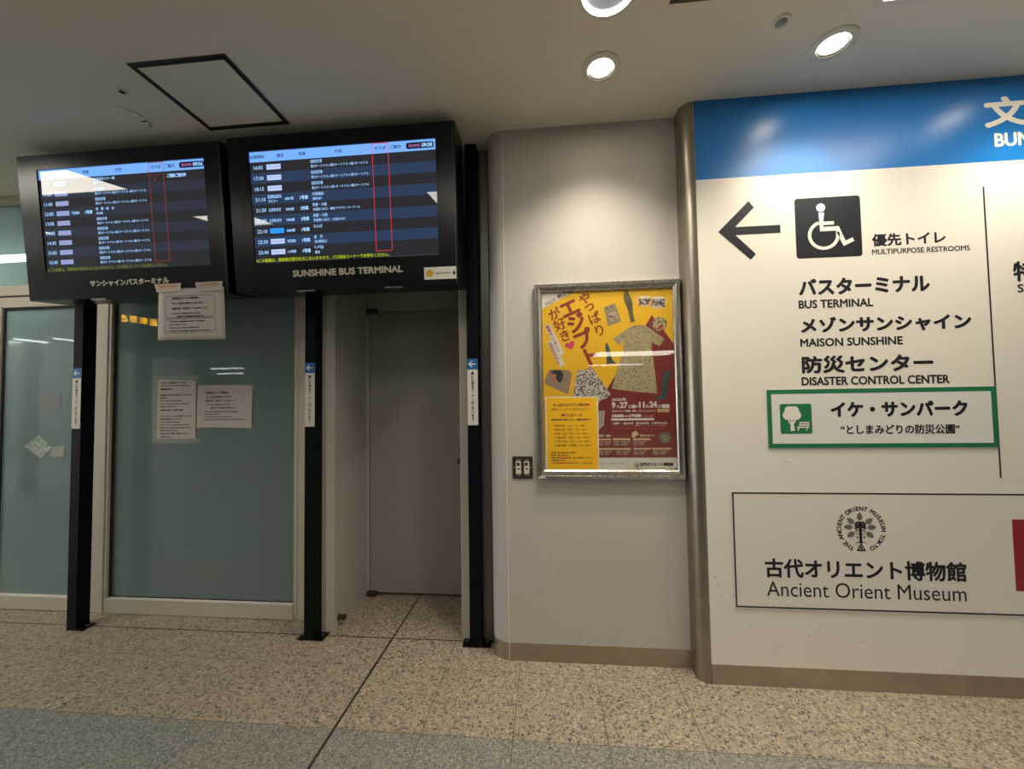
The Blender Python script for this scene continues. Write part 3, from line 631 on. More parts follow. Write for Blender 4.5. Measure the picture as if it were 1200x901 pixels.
f.poly('sk', [(.028, 1.648), (.052, 1.650), (.062, 1.632), (.058, 1.610), (.066, 1.592), (.040, 1.588), (.025, 1.610), (.020, 1.628)], .0005); f.done('sk', 'relief_face', M_SKIN, pr)
f.poly('hr', [(.022, 1.655), (.050, 1.664), (.082, 1.660), (.094, 1.640), (.092, 1.615), (.078, 1.590), (.066, 1.592), (.050, 1.615), (.054, 1.638), (.030, 1.644)], .0007); f.done('hr', 'relief_wig', M_HAIR, pr)
f.poly('sr', [(.179, 1.661), (.215, 1.660), (.255, 1.676), (.268, 1.664), (.280, 1.640), (.32, 1.578), (.362, 1.517), (.33, 1.492), (.290, 1.478), (.21, 1.49), (.148, 1.505), (.156, 1.57), (.168, 1.63)], .0004); f.done('sr', 'skirt_picture', M_SKIRT, pr)
f.poly('bx', [(.285, 1.424), (.326, 1.427), (.319, 1.342), (.288, 1.314)], .0004); f.done('bx', 'box_picture', M_TAN, pr)
k = 'wt'; ww = .0007
f.fit(k, '2025年', .365, 1.478, .447, 1.497, ww, .0008)
f.fit(k, '9', .364, 1.437, .386, 1.474, ww, .0022); f.fit(k, '月', .390, 1.437, .406, 1.455, ww, .0004); f.fit(k, '27', .410, 1.438, .454, 1.474, ww, .0022); f.fit(k, '日', .458, 1.437, .472, 1.455, ww, .0004); f.rect(k, .477, 1.437, .496, 1.456, ww)
f.poly(k, [(.500, 1.440), (.511, 1.447), (.500, 1.455)], ww); f.fit(k, '11', .516, 1.438, .548, 1.473, ww, .0024); f.fit(k, '月', .553, 1.437, .569, 1.455, ww, .0004); f.fit(k, '24', .573, 1.439, .616, 1.475, ww, .0022); f.fit(k, '日', .621, 1.437, .636, 1.455, ww, .0004); f.rect(k, .642, 1.436, .684, 1.457, ww)
f.fit(k, '古代オリエント博物館（池袋、サンシャインシティ）', .366, 1.415, .607, 1.428, ww, .0003); f.fit(k, '10:00—17:00', .365, 1.385, .528, 1.404, ww, .0022); f.fit(k, '（入館は16:30まで）', .535, 1.387, .598, 1.396, ww); f.rect(k, .361, 1.368, .598, 1.380, ww)
f.fit(k, '入館料：一般1000円　高大生800円　小中学生500円', .365, 1.345, .667, 1.359, ww, .0004); f.fit(k, 'ミュージアムトーク　講演会　ワークショップのご案内', .380, 1.335, .66, 1.341, ww)
f.fit(k, '講演・講座', .29, 1.277, .355, 1.289, ww, .0003); f.fit(k, '“家族で楽しむエジプト”', .515, 1.276, .60, 1.288, ww, .0003)
for u0, u1, zz in ((.29, .36, 1.245), (.37, .463, 1.245), (.48, .55, 1.245), (.29, .36, 1.192), (.385, .463, 1.192), (.48, .55, 1.192), (.585, .67, 1.192)):
    for j_, tt in enumerate(('会期中の土曜日に開催', '研修室にて先着順受付', '参加無料・要入館料')): f.fit(k, tt, u0, zz-.009*j_, u1-.008*j_, zz-.009*j_+.0065, ww)
f.done(k, 'white_lettering', M_PWHITE, pr)
f.fit('og', '会期中の休館日・開館時間の変更については館のウェブサイトをご覧ください', .364, 1.317, .666, 1.326, ww, .0002); f.done('og', 'orange_lettering', mat('orange print', (.42, .15, .05), .5), pr)
for u0, v0, u1, v1 in ((.366, 1.257, .463, 1.267), (.478, 1.256, .575, 1.266), (.287, 1.203, .466, 1.212), (.287, 1.257, .355, 1.266), (.480, 1.204, .575, 1.212), (.583, 1.204, .685, 1.212), (.617, 1.413, .683, 1.431)): f.rect('bf', u0, v0, u1, v1, .0006)
f.poly('bf', [(.472, 1.272), (.492, 1.272), (.496, 1.282), (.508, 1.285), (.51, 1.296), (.50, 1.302), (.494, 1.312), (.487, 1.304), (.474, 1.300)], .0005); f.done('bf', 'buff_bars', M_BUFF, pr)
f.disc('cc', .654, 1.270, .032, w=.0006); f.done('cc', 'grey_badge', M_GREYB, pr)
f.fit('cb', '特典あり', .634, 1.272, .674, 1.284, .0009, .0005); f.fit('cb', '割引', .642, 1.252, .667, 1.267, .0009, .0006); f.fit('cb', '月曜休館', .624, 1.417, .676, 1.427, .0009, .0002); f.done('cb', 'badge_lettering', mat('badge print', (.45, .26, .06), .5), pr)
crest(f, 'cr', 'cl', .4985, 1.111, .021, False); f.fit('cr', '古代オリエント博物館', .514, 1.1105, .696, 1.131, .0006, .0012); f.fit('cr', 'The Ancient Orient Museum, Tokyo', .515, 1.096, .695, 1.104, .0006)
f.fit('cr', '主催：古代オリエント博物館　協力：近隣各館', .29, 1.121, .42, 1.127, .0006); f.done('cr', 'crest_and_name', M_INK, pr); f.done('cl', 'crest_leaves', M_GREYB, pr)
f.poly('bl', [(.687, J0+.001), (.716, J0+.001), (.716, 1.104), (.708, 1.101), (.700, 1.092)], .0006); f.done('bl', 'blue_corner', M_BLUE, pr)
B().box(I0-.001, I1+.001, YP-.0185, YP-.0165, J0-.001, J1+.001).obj('glass_pane', M_PANE, pf)
B().box(-.060, -.015, YP-.0372, YP-.0355, 1.043, 1.055).obj('maker_label', M_PAPERD, pf)

YF_ = YP-.0195
fl = thing('schedule_sheet', 'yellow gallery talk schedule sheet in a clear sleeve stuck over the poster corner', 'notice', (.136, YF_, 1.3))
f = Flat(wallM(YF_))
f.poly('sv', [(-.015, 1.080), (.287, 1.082), (.288, 1.508), (-.015, 1.508)], .0004); f.done('sv', 'sleeve', M_PWHITE, fl)
f.poly('ys', [(-.008, 1.093), (.281, 1.094), (.281, 1.502), (-.008, 1.503)], .0009); f.done('ys', 'sheet', M_YEL2, fl)
k = 'tx'; w_ = .0013
f.fit(k, 'やっぱりエジプトが好き', .031, 1.452, .222, 1.470, w_, .0007); f.fit(k, '見どころトーク', .079, 1.393, .195, 1.411, w_, .0007); f.fit(k, '昭和のニッポンと古代のエジプト', .023, 1.429, .248, 1.441, w_, .0001); f.fit(k, '当館研究員が解説します。聴講は無料です', .019, 1.371, .249, 1.381, w_, .0004); f.done(k, 'title_lettering', mat('purple brown print', (.10, .03, .05), .6), fl)
for j_, tt in enumerate(('9月27日（土）14：00〜', '10月5日（日）14：00〜', '10月11日（土）14：00〜', '11月4日（日）14：00〜', '11月15日（土）14：00〜', '11月24日（月祝）14：00〜')):
    zz = 1.336-.0224*j_; f.fit('dt', tt, .037, zz, .221+.0056*j_, zz+.0112, w_, .0003)
for j_, (tt, u1) in enumerate((('・会場：館内展示室のご案内', .153), ('・参加費：要入館料のみ', .112), ('・開始時間に　　展示室　前にお集まりください', .252), ('・所要時間：約30分', .10), ('・やむを得ず　　する場合があります。ご了承ください', .252))):
    zz = 1.184-.0148*j_; f.fit('dt', tt, .010, zz, u1, zz+.0085, w_, .0003)
f.done('dt', 'date_lettering', M_TXT, fl)
f.rect('rt', .062, 1.1555, .104, 1.162, .0016); f.rect('rt', .050, 1.1262, .086, 1.1325, .0016); heart(f, 'rt', .232, 1.461, .0095, 0, w_); f.done('rt', 'red_marks', M_REDH, fl)

# ------------------------------------------------------------------ switch plate
sw = thing('switch_plate', 'small dark metal switch plate with two key switches on the pillar', 'switch', (-.151, YP, 1.1))
B().box(-.2095, -.0925, YP-.007, YP, 1.037, 1.165, .0015).obj('plate', M_DKMET, sw)
for u0 in (-.190, -.142):
    s_ = B().box(u0, u0+.030, YP-.011, YP-.007, 1.064, 1.136, .001).obj('switch_unit', M_PWHITE, sw)
    B().box(u0+.004, u0+.022, YP-.0125, YP-.0108, 1.112, 1.130).box(u0+.008, u0+.024, YP-.0125, YP-.0108, 1.090, 1.097).obj('keyhole', M_DKMET, s_)
    B().box(u0+.004, u0+.026, YP-.013, YP-.0108, 1.066, 1.084, .001).obj('rocker', mat('ivory rocker', (.62, .55, .38), .4), s_)
    B().box(u0+.003, u0+.028, YP-.010, YP-.007, 1.136, 1.149, .001).obj('clip', M_FRAME, sw); B().box(u0+.003, u0+.028, YP-.010, YP-.007, 1.051, 1.064, .001).obj('clip', M_FRAME, sw)
B().box(-.205, -.190, YP-.0095, YP-.007, 1.097, 1.106).box(-.112, -.096, YP-.0095, YP-.007, 1.097, 1.106).obj('cross_bar', M_FRAME, sw)

# ------------------------------------------------------------------ posts
def post(x0, x1, pu0, pu1, lu0, lu1, label):
    t = thing('support_post', label, 'post', ((x0+x1)/2, YO+.04, 0), 'black posts that carry the screens')
    B().box(x0, x1, YO, YO+.082, .006, ZC-.001, .002).obj('shaft', M_BLACK, t)
    pl = B().box(pu0, pu1, YO-.001, YO+.085, 0, .008, .002).obj('base_plate', M_BLACK, t)
    for u in ([pu0+.022] if pu0 < x0-.02 else []) + ([pu1-.022] if pu1 > x1+.02 else []):
        B().lathe([(0, .018), (.008, .018), (.009, .008)], Matrix.Translation((u, YO+.045, 0)), 12).obj('bolt', M_BOLT, pl)
    lb = B().box(lu0, lu1, YO-.0015, YO, 1.342, 1.753).obj('direction_label', mat('label white', (.66, .64, .60), .4), t)
    f = Flat(wallM(YO-.0015)); f.rect('b', lu0, 1.686, lu1, 1.753, .0004); f.done('b', 'blue_field', mat('label blue', (.012, .13, .40), .35), lb)
    cu = (lu0+lu1)/2
    f.stroke('a', [(cu+.022, 1.7195), (cu-.018, 1.7195)], .006, .0008); f.stroke('a', [(cu-.002, 1.738), (cu-.021, 1.7195), (cu-.002, 1.701)], .006, .0009); f.done('a', 'arrow', M_LETW, lb)
    f.column('t', '裏にも待合コーナーがございます。', cu, 1.662, .0195, .0200, 0, .0006, .0007); f.done('t', 'lettering', M_TXT, lb)
post(-3.228, -3.157, -3.228, -3.108, -3.256+.030, -3.192+.030, 'black steel post in front of the sliding glass door')
post(-1.556, -1.486, -1.602, -1.433, -1.5535, -1.4885, 'black steel post between the fixed glazing and the door recess')
post(-.4945, -.4215, -.542, -.370, -.4925, -.4275, 'black steel post beside the rounded edge of the pale pillar')
for u0, u1, lb in ((-3.155, -1.558, 'black horizontal rail behind the Japanese titled screen'), (-1.484, -.4965, 'black horizontal rail behind the English titled screen')):
    tag(B().box(u0, u1, YO-.004, YO+.05, 2.52, 2.60, .002).obj('support_rail', M_BLACK), lb, 'rail', 'rails joining the black posts')

# ------------------------------------------------------------------ departure screens
TH = R(5.5)
def display(x0, x1, s0, s1, sx0, sx1, ss0, ss1, label, fill):
    M = Matrix.Translation(((x0+x1)/2, 2.19, 1.98)) @ Matrix.Rotation(TH, 4, 'X')
    t = thing('departure_display', label, 'display', M, 'departure screens on the black posts')
    a = (x1-x0)/2; cx = (x0+x1)/2; D = .205
    q0, q1 = sx0-cx, sx1-cx
    b = B()
    b.box(-a, a, .035, D, s0, s1, .003)                                    # body
    for u0, u1, v0, v1 in ((-a, q0, s0, s1), (q1, a, s0, s1), (q0, q1, s0, ss0), (q0, q1, ss1, s1)): b.box(u0, u1, 0, .036, v0, v1)
    b.obj('housing', M_CASE, t, local=True)
    B().box(a-.012, a-.010, -.001, .002, s0+.004, s1-.004).obj('edge_strip', M_GREYM, t, local=True)
    for u in ((-.62*a, .62*a) if fill == 'R' else (-.72*a, .72*a)):
        B().box(u-.04, u+.04, D, D+.049, s0+.36, s0+.44, .002).obj('bracket', M_BLACK, t, local=True)
    for u in ((-.36*a, .43*a) if fill == 'R' else (-.30*a, .62*a)):
        B().box(u-.05, u+.05, .004, .03, s0-.008, s0+.002, .002).obj('latch', M_FRAME, t, local=True)
    f = Flat(M @ Matrix(((1, 0, 0, 0), (0, 0, -1, 0), (0, 1, 0, 0), (0, 0, 0, 1))))
    S = B().box(q0, q1, .010, .034, ss0, ss1).obj('screen', M_ROWA if fill == 'R' else M_ROWAL, t, local=True)
    w0 = -.0098                       # the glowing face lies 10 mm back in its opening
    hb = ss1-.058; rb = ss0+.034; rows = 9; rh = (hb-rb)/rows
    f.rect('hd', q0, hb, q1, ss1, w0); f.done('hd', 'header_bar', M_HEAD, S)
    for i in range(1, rows, 2): f.rect('rw', q0, hb-rh*(i+1), q1, hb-rh*i, w0); f.done('rw', 'row_band', M_ROWB if fill == 'R' else M_ROWBL, S)
    w1 = w0+.0006
    def u(x): return q0+x
    for tt, c in (('出発時刻', .047), ('便名', .19), ('号車', .325), ('行先', .545), ('のりば', .793), ('ご案内', .882)):
        if fill == 'L' and c < .2: continue
        f.line('hi', tt, u(c), hb+.021, .0225, w1, 'c', .0005)
    f.done('hi', 'header_lettering', M_SINK, S)
    f.rrect('pl', u(.945), hb+.012, u(1.104), ss1-.012, .012, w1); pill = f.done('pl', 'clock_field', mat('clock field', (.004, .004, .006), .1), S)
    f.fit('pp', '現在時刻', u(.958), hb+.019, u(1.025), ss1-.020, w1+.0004, .0006); f.done('pp', 'clock_caption', mat('clock caption', (.01, .005, .01), .2, emit=(.30, .10, .30), es=1), pill)
    f.fit('pt', '09:58' if fill == 'R' else '09:56', u(1.034), hb+.018, u(1.096), ss1-.018, w1+.0004, .0012); f.done('pt', 'clock_digits', M_STXT, pill)
    def yr(i, fr): return hb-rh*(i+fr)
    if fill == 'R':
        A = '第3ターミナル→第2ターミナル→第1ターミナル'; H2 = '第2ターミナル→第1ターミナル→第3ターミナル'
        data = [('16:05', 'l', '', '', '成田空港', A), ('17:30', 'l', '', '', '羽田空港', H2), ('18:15', 'l', '', '', '羽田空港', H2), ('21:10', 'KUMAGAYA/ライナー', 'LB8017便', '1号車', '大阪梅田', '湊町BT'),
                ('21:30', 'たびのすけ', 'TS5042便', '2号車', '京都・大阪', '京都駅八条口・梅田プラザモータープール'), ('22:00', 'たびのすけ', 'TS5043便', '3号車', '京都・大阪', '京都駅八条口・大阪OCAT'), ('22:10', 'b', '5080便', '1号車', 'なんば', ''), ('22:30', 'w', 'WD2004', '1号車', '金　沢', '金沢駅西口'), ('22:40', 'v', '114号車', '1号車', 'USJ', '難波')]
    else:
        A = '第3ターミナル→第2ターミナル→第1ターミナル'; H2 = '第2ターミナル→第1ターミナル→第3ターミナル'
        data = [('10:00', 'l', '', '', '草津温泉スキー場', '草津バス'), ('11:05', 'l', '', '', '成田空港', A), ('11:45', 'l', '', '', '羽田空港', H2), ('12:00', 'l', 'TYD008', '1号車', '長　野・松　本', '松本駅'), ('13:05', 'l', '', '', '成田空港', A), ('14:05', 'l', '', '', '羽田空港', H2), ('14:30', 'l', '', '', '羽田空港', H2), ('15:05', 'l', '', '', '成田空港', A), ('15:30', 'l', '', '', '羽田空港', H2)]
    for i, (tm, sv, no, car, d1_, d2_) in enumerate(data):
        f.line('tx', tm, u(.022), yr(i, .68), .029, w1, 'l', .0004)
        if sv in 'lwbv':
            f.rect('bw', u(.102), yr(i, .76), u(.190), yr(i, .28), w1); f.done('bw', 'operator_badge', M_SBLUE if sv == 'b' else (M_SBADGE if fill == 'R' else M_SBADGEL), S)
            if sv == 'l': f.fit('br', 'Airport Limousine', u(.108), yr(i, .62), u(.186), yr(i, .40), w1+.0004)
            elif sv != 'b': f.fit('br', 'DREAM EXPRESS' if sv == 'w' else 'EXPRESS BUS', u(.106), yr(i, .62), u(.188), yr(i, .42), w1+.0004)
        elif '/' in sv:
            p, q_ = sv.split('/'); f.fit('tx', p, u(.100), yr(i, .46), u(.185), yr(i, .12), w1, .0006); f.fit('tx', q_, u(.102), yr(i, .88), u(.160), yr(i, .58), w1, .0006)
        else: f.fit('tx', sv, u(.102), yr(i, .72), u(.178), yr(i, .36), w1, .0006)
        if no: f.fit('tx', no, u(.205), yr(i, .70), u(.258), yr(i, .40), w1, .0005)
        if car: f.fit('tx', car, u(.298), yr(i, .74), u(.348), yr(i, .34), w1, .0010)
        n1 = len(d1_.replace('　', ''))*.0178+.018*d1_.count('　'); f.fit('tx', d1_, u(.372), yr(i, .44), u(.372+n1), yr(i, .12), w1, .0003)
        if d2_: f.fit('tx', d2_, u(.374), yr(i, .86), u(.374+.0150*len(d2_)), yr(i, .58), w1, .0002)
    if fill == 'L': f.fit('tx', 'ご乗車ご案内中', u(.862), yr(0, .66), u(.985), yr(0, .26), w1, .0010); f.fit('rr', 'サンシャイン', u(.752), yr(0, .44), u(.815), yr(0, .16), w1); f.fit('rr', '5', u(.778), yr(0, .92), u(.790), yr(0, .55), w1, .0006)
    f.done('tx', 'timetable_lettering', M_STXT, S)
    if 'br' in f.k:
        f.done('br', 'badge_lettering', mat('badge red', (.3, .03, .03), .3, emit=(.35, .10, .14), es=1), S)
    f.frame('rr', u(.744), rb+.004, u(.842), ss1-.001, .0034, w1+.0003); f.done('rr', 'platform_column_frame', M_SRED if fill == 'R' else M_SREDL, S)
    f.fit('tk', '※この路線は、乗務員が受付をおこないますので、バス待合コーナーでお待ちください。', u(.004), ss0+.006, u(.82), ss0+.028, w1, .0006); f.done('tk', 'ticker_lettering', M_SYEL if fill == 'R' else M_SYELL, S)
    if fill == 'R':
        f.fit('nm', 'SUNSHINE BUS TERMINAL', -1.480-cx, .257, -.812-cx, .297, .0006, .0022)
        f.rect('sk', -.688-cx, .209, -.4995-cx, .278, .0006); q = f.done('sk', 'logo_sticker', M_LETW, t)
        f.disc('sy', -.656-cx, .243, .0215, w=.0009); f.done('sy', 'sun_mark', mat('sun mark yellow', (.66, .45, .03), .5), q)
        f.fit('st', 'Japan Bus Alliance', -.622-cx, .236, -.535-cx, .249, .0010, .0002)
        for sg_ in (-1, 1): f.poly('st', [(-.514-cx, .224), (-.514-cx+sg_*.011, .250), (-.514-cx+sg_*.003, .246), (-.514-cx, .266)], .0010)
        f.done('st', 'sticker_lettering', M_INK, q)
    else: f.fit('nm', 'サンシャインバスターミナル', -2.806-cx, .252, -2.274-cx, .292, .0006, .0020)
    f.done('nm', 'title_lettering', mat('display title', (.62, .58, .48), .5), t)
    return t
display(-1.842, -.489, .180, 1.073, -1.714, -.598, .347, .988, 'black departure screen titled in English, the one over the door recess', 'R')
display(-3.236, -1.888, .182, 1.062, -3.108, -1.996, .352, .975, 'black departure screen titled in Japanese, with white light mirrored in its corner', 'L')

# ------------------------------------------------------------------ notices
def notice_text(f, key, lines, w=.0008):
    for t_, u0, v0, u1, h in lines: f.fit(key, t_, u0, v0, u1, v0+h, w, .0007)
EN = ('The bus is scheduled to arrive 5–10 minutes', 'before departure time.', 'Once the bus arrives, we will issue the', 'boarding alert with digital signage and announcements.')
JA = ('乗車開始及びバスのご乗車時間は', '5分〜10分前の到着からとなります。', '到着次第、係員及び「Sunshine」にて', 'アナウンスでお知らせいたします。', '（道路状況により到着が遅れる場合があります。）')
hp = thing('hanging_notice', 'white boarding notice taped to the lower edge of the Japanese titled screen', 'notice', (-2.12, 2.17, 2.05))
def curl(name, pts_top, pts_bot, y, m, parent, n=10, amp=.004):
    b = B(); rows = []
    for j in range(n+1):
        v = j/n; row = []
        for i in range(n+1):
            u_ = i/n; x = (pts_top[0][0]*(1-u_)+pts_top[1][0]*u_)*(1-v)+(pts_bot[0][0]*(1-u_)+pts_bot[1][0]*u_)*v
            z = (pts_top[0][1]*(1-u_)+pts_top[1][1]*u_)*(1-v)+(pts_bot[0][1]*(1-u_)+pts_bot[1][1]*u_)*v
            row.append(b.bm.verts.new((x, y-amp*math.sin(PI*u_)*v*0-.002*math.sin(3*u_)*v, z)))
        rows.append(row)
    for j in range(n):
        for i in range(n): b.bm.faces.new((rows[j][i], rows[j+1][i], rows[j+1][i+1], rows[j][i+1]))
    o = b.obj(name, m, parent, smooth=True); md = o.modifiers.new('thickness', 'SOLIDIFY'); md.thickness = .0006; md.offset = 0; return o
curl('sheet', [(-2.343, 2.197), (-1.915, 2.197)], [(-2.342, 1.886), (-1.903, 1.882)], 2.1655, M_PAPER, hp)
M_ = wallM(2.1622); f = Flat(M_)
def rline(f, key, u0, v0, u1, v1, r, wd, w=.0004):
    p = []
    for cx, cy, a0 in ((u1-r, v0+r, -90), (u1-r, v1-r, 0), (u0+r, v1-r, 90), (u0+r, v0+r, 180)): p += [(cx+r*math.cos(R(a0+18*i)), cy+r*math.sin(R(a0+18*i))) for i in range(6)]
    f.stroke(key, p, wd, w, True)
rline(f, 'x', -2.297, 2.019, -1.968, 2.151, .022, .0022); rline(f, 'x', -2.295, 1.928, -1.966, 2.012, .018, .0022)
notice_text(f, 'x', [(JA[0], -2.250, 2.130, -2.075, .014), (JA[1], -2.250, 2.099, -2.040, .014), (JA[2], -2.248, 2.068, -2.018, .014), (JA[3], -2.247, 2.037, -2.060, .013), (JA[4], -2.215, 2.022, -2.030, .009)], .0004)
notice_text(f, 'x', [(EN[i], -2.264, 1.992-.0195*i, (-2.035, -2.15, -2.07, -1.993)[i], .010) for i in range(4)], .0004)
f.done('x', 'lettering', M_TXT, hp)
for (a_, b_, c_, d_), m in (((-2.368, -2.190, 2.228, 2.178), M_TAPEP), ((-2.100, -1.920, 2.229, 2.170), M_PAPER)):
    o = B()
    y0 = 2.1605; o.quad((a_, y0, c_), (b_, y0, c_+.001), (b_-.005, y0, d_+.004), (a_+.018, y0, d_)); q = o.obj('tape', m, hp)
    f = Flat(wallM(y0-.0004)); f.fit('r', 'Royal Limousine' if m is M_PAPER else 'Royal Limousine', a_+.035, c_-.024, b_-.022, c_-.012, .0004, .0008); f.rect('r', a_+.012, c_-.010, b_-.02, c_-.008, .0004); f.rect('r', a_+.03, c_-.032, b_-.03, c_-.030, .0004); f.done('r', 'tape_print', M_ORTXT, q)

YN = YG+.012
na = thing('wall_notice', 'tall white notice in a clear sleeve taped on the fixed glazing', 'notice', (-2.695, YN, 1.46), 'notices taped on the fixed glazing')
f = Flat(wallM(YN))
f.rect('tp', -2.888, 1.213, -2.846, 1.708, .0008); f.rect('tp', -2.846, 1.672, -2.525, 1.708, .0008); f.rect('tp', -2.846, 1.213, -2.508, 1.250, .0008); f.done('tp', 'tape', M_TAPE, na)
f.poly('sh', [(-2.848, 1.248), (-2.543, 1.248), (-2.543, 1.668), (-2.848, 1.682)], .0014); f.done('sh', 'sheet', M_PAPER, na)
lines = [('Information　運行情報についてのご案内', -2.822, 1.650, -2.622, .010), ('The bus arrives will record the boarding.', -2.820, 1.628, -2.600, .010), ('乗車開始時刻のお知らせ', -2.822, 1.603, -2.725, .012), ('道路事情により運行が遅れる場合がございます。予めご了承', -2.822, 1.560, -2.570, .010), ('お願い致します。', -2.822, 1.540, -2.765, .010), ('Some traffic may cause delays.', -2.822, 1.518, -2.655, .010), ('In case of a delay, boarding, the waiting time.', -2.822, 1.496, -2.590, .010), ('please wait in the lobby.', -2.822, 1.476, -2.700, .010), ('乗車券のご確認、お手荷物の確認。', -2.822, 1.450, -2.640, .011),
         ('サンシャインバスターミナル発着の高速バスは、ご予約', -2.822, 1.406, -2.575, .010), ('が必要な路線がございますので', -2.822, 1.386, -2.650, .010), ('カウンターでお問い合わせください。', -2.822, 1.364, -2.665, .010), ('Reservations are required for some routes.', -2.822, 1.343, -2.595, .010), ('Please ask the staff at the counter for the', -2.822, 1.323, -2.578, .010), ('details of each bus route.', -2.822, 1.302, -2.680, .010), ('待合室では他のお客様のご迷惑にならないよう', -2.822, 1.280, -2.590, .010), ('ご協力ください。', -2.820, 1.255, -2.715, .011)]
notice_text(f, 'x', lines, .0018); f.done('x', 'lettering', M_TXT, na)
nb = thing('wall_notice', 'wide white boarding notice taped on the fixed glazing', 'notice', (-2.32, YN, 1.475), 'notices taped on the fixed glazing')
f = Flat(wallM(YN))
for cu, cv in ((-2.105, 1.613), (-2.112, 1.322), (-2.520, 1.325)): f.poly('tp', [(cu-.022, cv), (cu, cv-.024), (cu+.022, cv), (cu, cv+.024)], .0006)
f.rect('tp', -2.33, 1.618, -2.11, 1.634, .0007); f.done('tp', 'tape', M_TAPE, nb)
f.poly('sh', [(-2.534, 1.328), (-2.111, 1.321), (-2.106, 1.624), (-2.530, 1.634)], .0012); f.done('sh', 'sheet', M_PAPER, nb)
lines = [(JA[0], -2.466, 1.570, -2.290, .014), (JA[1], -2.466, 1.540, -2.258, .013), (JA[2], -2.466, 1.513, -2.225, .013), (JA[3], -2.466, 1.484, -2.270, .013), (JA[4], -2.427, 1.462, -2.228, .010)] + [(EN[i], -2.472, 1.434-.019*i, (-2.215, -2.355, -2.255, -2.165)[i], .011) for i in range(4)]
notice_text(f, 'x', lines, .0016); f.done('x', 'lettering', M_TXT, nb)
fy = thing('reflection', 'pale patterned flyer painted as a tilted sheet on the sliding glass door beside the black post', 'reflection', (-3.78, YG+.01, 1.19))  # mirrored leaflet painted as a flat sheet on the door glass
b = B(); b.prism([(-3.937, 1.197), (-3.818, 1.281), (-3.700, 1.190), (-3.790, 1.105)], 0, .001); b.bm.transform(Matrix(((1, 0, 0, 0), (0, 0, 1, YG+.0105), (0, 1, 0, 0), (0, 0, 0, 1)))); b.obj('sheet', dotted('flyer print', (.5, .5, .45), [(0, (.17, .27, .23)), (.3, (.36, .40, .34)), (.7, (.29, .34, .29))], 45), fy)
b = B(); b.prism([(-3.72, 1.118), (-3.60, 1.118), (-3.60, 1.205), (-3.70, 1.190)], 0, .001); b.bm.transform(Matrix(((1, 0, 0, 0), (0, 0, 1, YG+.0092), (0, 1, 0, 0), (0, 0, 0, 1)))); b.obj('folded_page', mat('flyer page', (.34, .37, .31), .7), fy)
gs = B().box(-3.823, -3.648, YG+.010, YG+.0117, 1.475, 1.593).obj('glass_sticker', mat('dull grey sticker', (.19, .20, .19), .6)); tag(gs, 'small dull grey square stuck on the sliding glass door above the tilted flyer', 'sticker')

# ------------------------------------------------------------------ door stop in the recess
ds = thing('door_stop', 'small round wall mounted door stop low in the recess', 'door stop', (-1.422, 2.575, .056))
RY = Matrix.Rotation(R(90), 4, 'Y'); T = Matrix.Translation((-1.422, 2.575, .056)) @ RY
B().lathe([(.020, 0), (.020, .004), (.013, .008), (.013, .030), (.019, .032), (.019, .036)], T, 24).obj('stem', M_DKMET, ds, smooth=True)
B().lathe([(.019, .034), (.019, .044), (.014, .048), (0, .049)], T, 24).obj('rubber_tip', M_DARK, ds, smooth=True)

# ------------------------------------------------------------------ the coach in the bay behind the glass
ang = R(15); BM = Matrix.Translation((-8.33, 6.55, 0)) @ Matrix.Rotation(R(90)-ang, 4, 'Z')     # local x along the coach side, local -y towards the hall
bus = thing('coach', 'high decked coach parked behind the film covered glazing, orange lit destination', 'bus', BM)
b = B(); pr_ = [(-2.0, .35), (9.4, .35), (9.5, .6), (9.5, 3.2), (9.3, 3.48), (-1.5, 3.52), (-1.9, 3.2), (-2.15, 1.6), (-2.15, .6)]
bm = b.bm; v0 = [bm.verts.new((x, 0, z)) for x, z in pr_]; v1 = [bm.verts.new((x, 2.5, z)) for x, z in pr_]; bm.faces.new(v0); bm.faces.new(v1[::-1])
for i in range(len(pr_)): bm.faces.new((v0[i], v1[i], v1[(i+1) % len(pr_)], v0[(i+1) % len(pr_)]))
bmesh.ops.bevel(bm, geom=bm.edges[:], offset=.08, segments=3, affect='EDGES'); b.obj('body', M_BUSP, bus, local=True, smooth=True)
for i in range(6): B().box(-.4+1.6*i, 1.1+1.6*i, -.012, .02, 1.75, 2.85, .02).obj('window', M_BUSG, bus, local=True)
B().box(-1.7, -.75, -.012, .02, .5, 2.9, .02).obj('door', M_BUSG, bus, local=True)
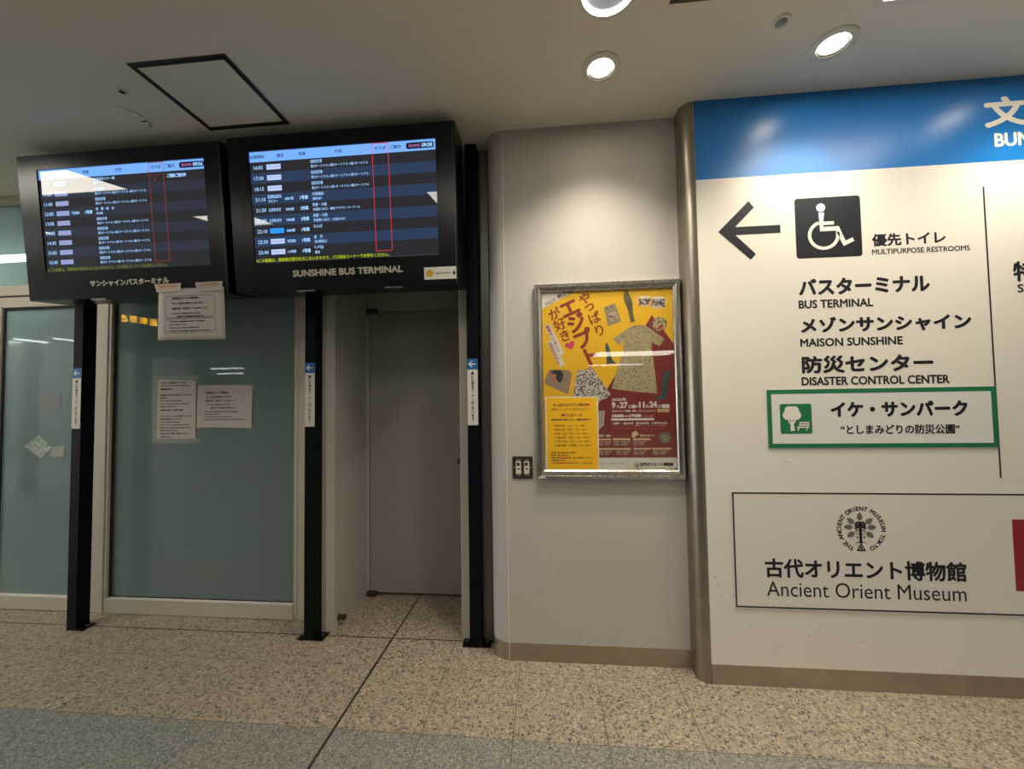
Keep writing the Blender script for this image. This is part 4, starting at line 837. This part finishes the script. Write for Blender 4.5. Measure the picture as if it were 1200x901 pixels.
for x in (.8, 7.6):
    T = Matrix.Translation((x, .26, .5)) @ RX
    wl = B().lathe([(.26, .29), (.44, .29), (.5, .24), (.5, 0), (.2, 0)], T, 32).obj('wheel', M_TYRE, bus, local=True, smooth=True)
    B().lathe([(0, .27), (.10, .28), (.14, .24), (.26, .27)], T, 32).obj('rim', M_RIM, wl, local=True, smooth=True)
dsn = B().box(-.03, 1.30, -.03, .02, 3.05, 3.33, .01).obj('destination_sign', M_BUSG, bus, local=True)
f = Flat(BM @ Matrix(((1, 0, 0, 0), (0, 0, -1, -.032), (0, 1, 0, 0), (0, 0, 0, 1))))
for i, ch in enumerate('♨草津温泉'): f.glyph_at('t', ch, .36+.165*i, 3.19, .158 if i else .14, 0, .001, .0)
f.done('t', 'destination_lettering', M_LEDO, dsn)
def wall_tube(y0, y1, z, label):
    t = thing('wall_strip_light', label, 'wall light', (-9.0, (y0+y1)/2, z), 'strip lights over the open side')
    B().box(-9.0, -8.97, y0-.03, y1+.03, z-.02, z+.02, .004).obj('housing', M_WHITEP, t); B().box(-8.97, -8.94, y0, y1, z-.014, z+.014, .006).obj('tube', M_TUBE, t)
wall_tube(-1.0, -.55, 2.64, 'shorter strip light over the open side, mirrored in the sliding glass door')
wall_tube(-1.6, -1.08, 2.73, 'longer strip light over the open side, mirrored in the sliding glass door')
def bay_light(x, y, z, label):
    t = thing('bay_strip_light', label, 'ceiling light', (x, y, z), 'strip lights in the bus bay'); h = .65 if y < 6 else .16
    B().box(x-h, x+h, y-.08, y+.08, z-.06, z, .01).obj('housing', M_WHITEP, t); B().box(x-h+.03, x+h-.03, y-.06, y+.06, z-.078, z-.058, .004).obj('tube', M_BAYFILL if y < 6 else M_TUBE, t)
    B().box(x-.1, x-.08, y-.01, y+.01, z, 5.2).box(x+.08, x+.1, y-.01, y+.01, z, 5.2).obj('hanger', M_WHITEP, t)
for x, y, lb in ((-11.85, 10.0, 'short light hung in the bus bay beyond the coach'), (-10.85, 10.0, 'short light hung in the bus bay, second along the row'), (-4.75, 3.2, 'strip light added in the bus bay to brighten the sliding door from behind')): bay_light(x, y, 4.5 if y > 6 else 2.95, lb)  # the near lamp is added to light the door film from behind
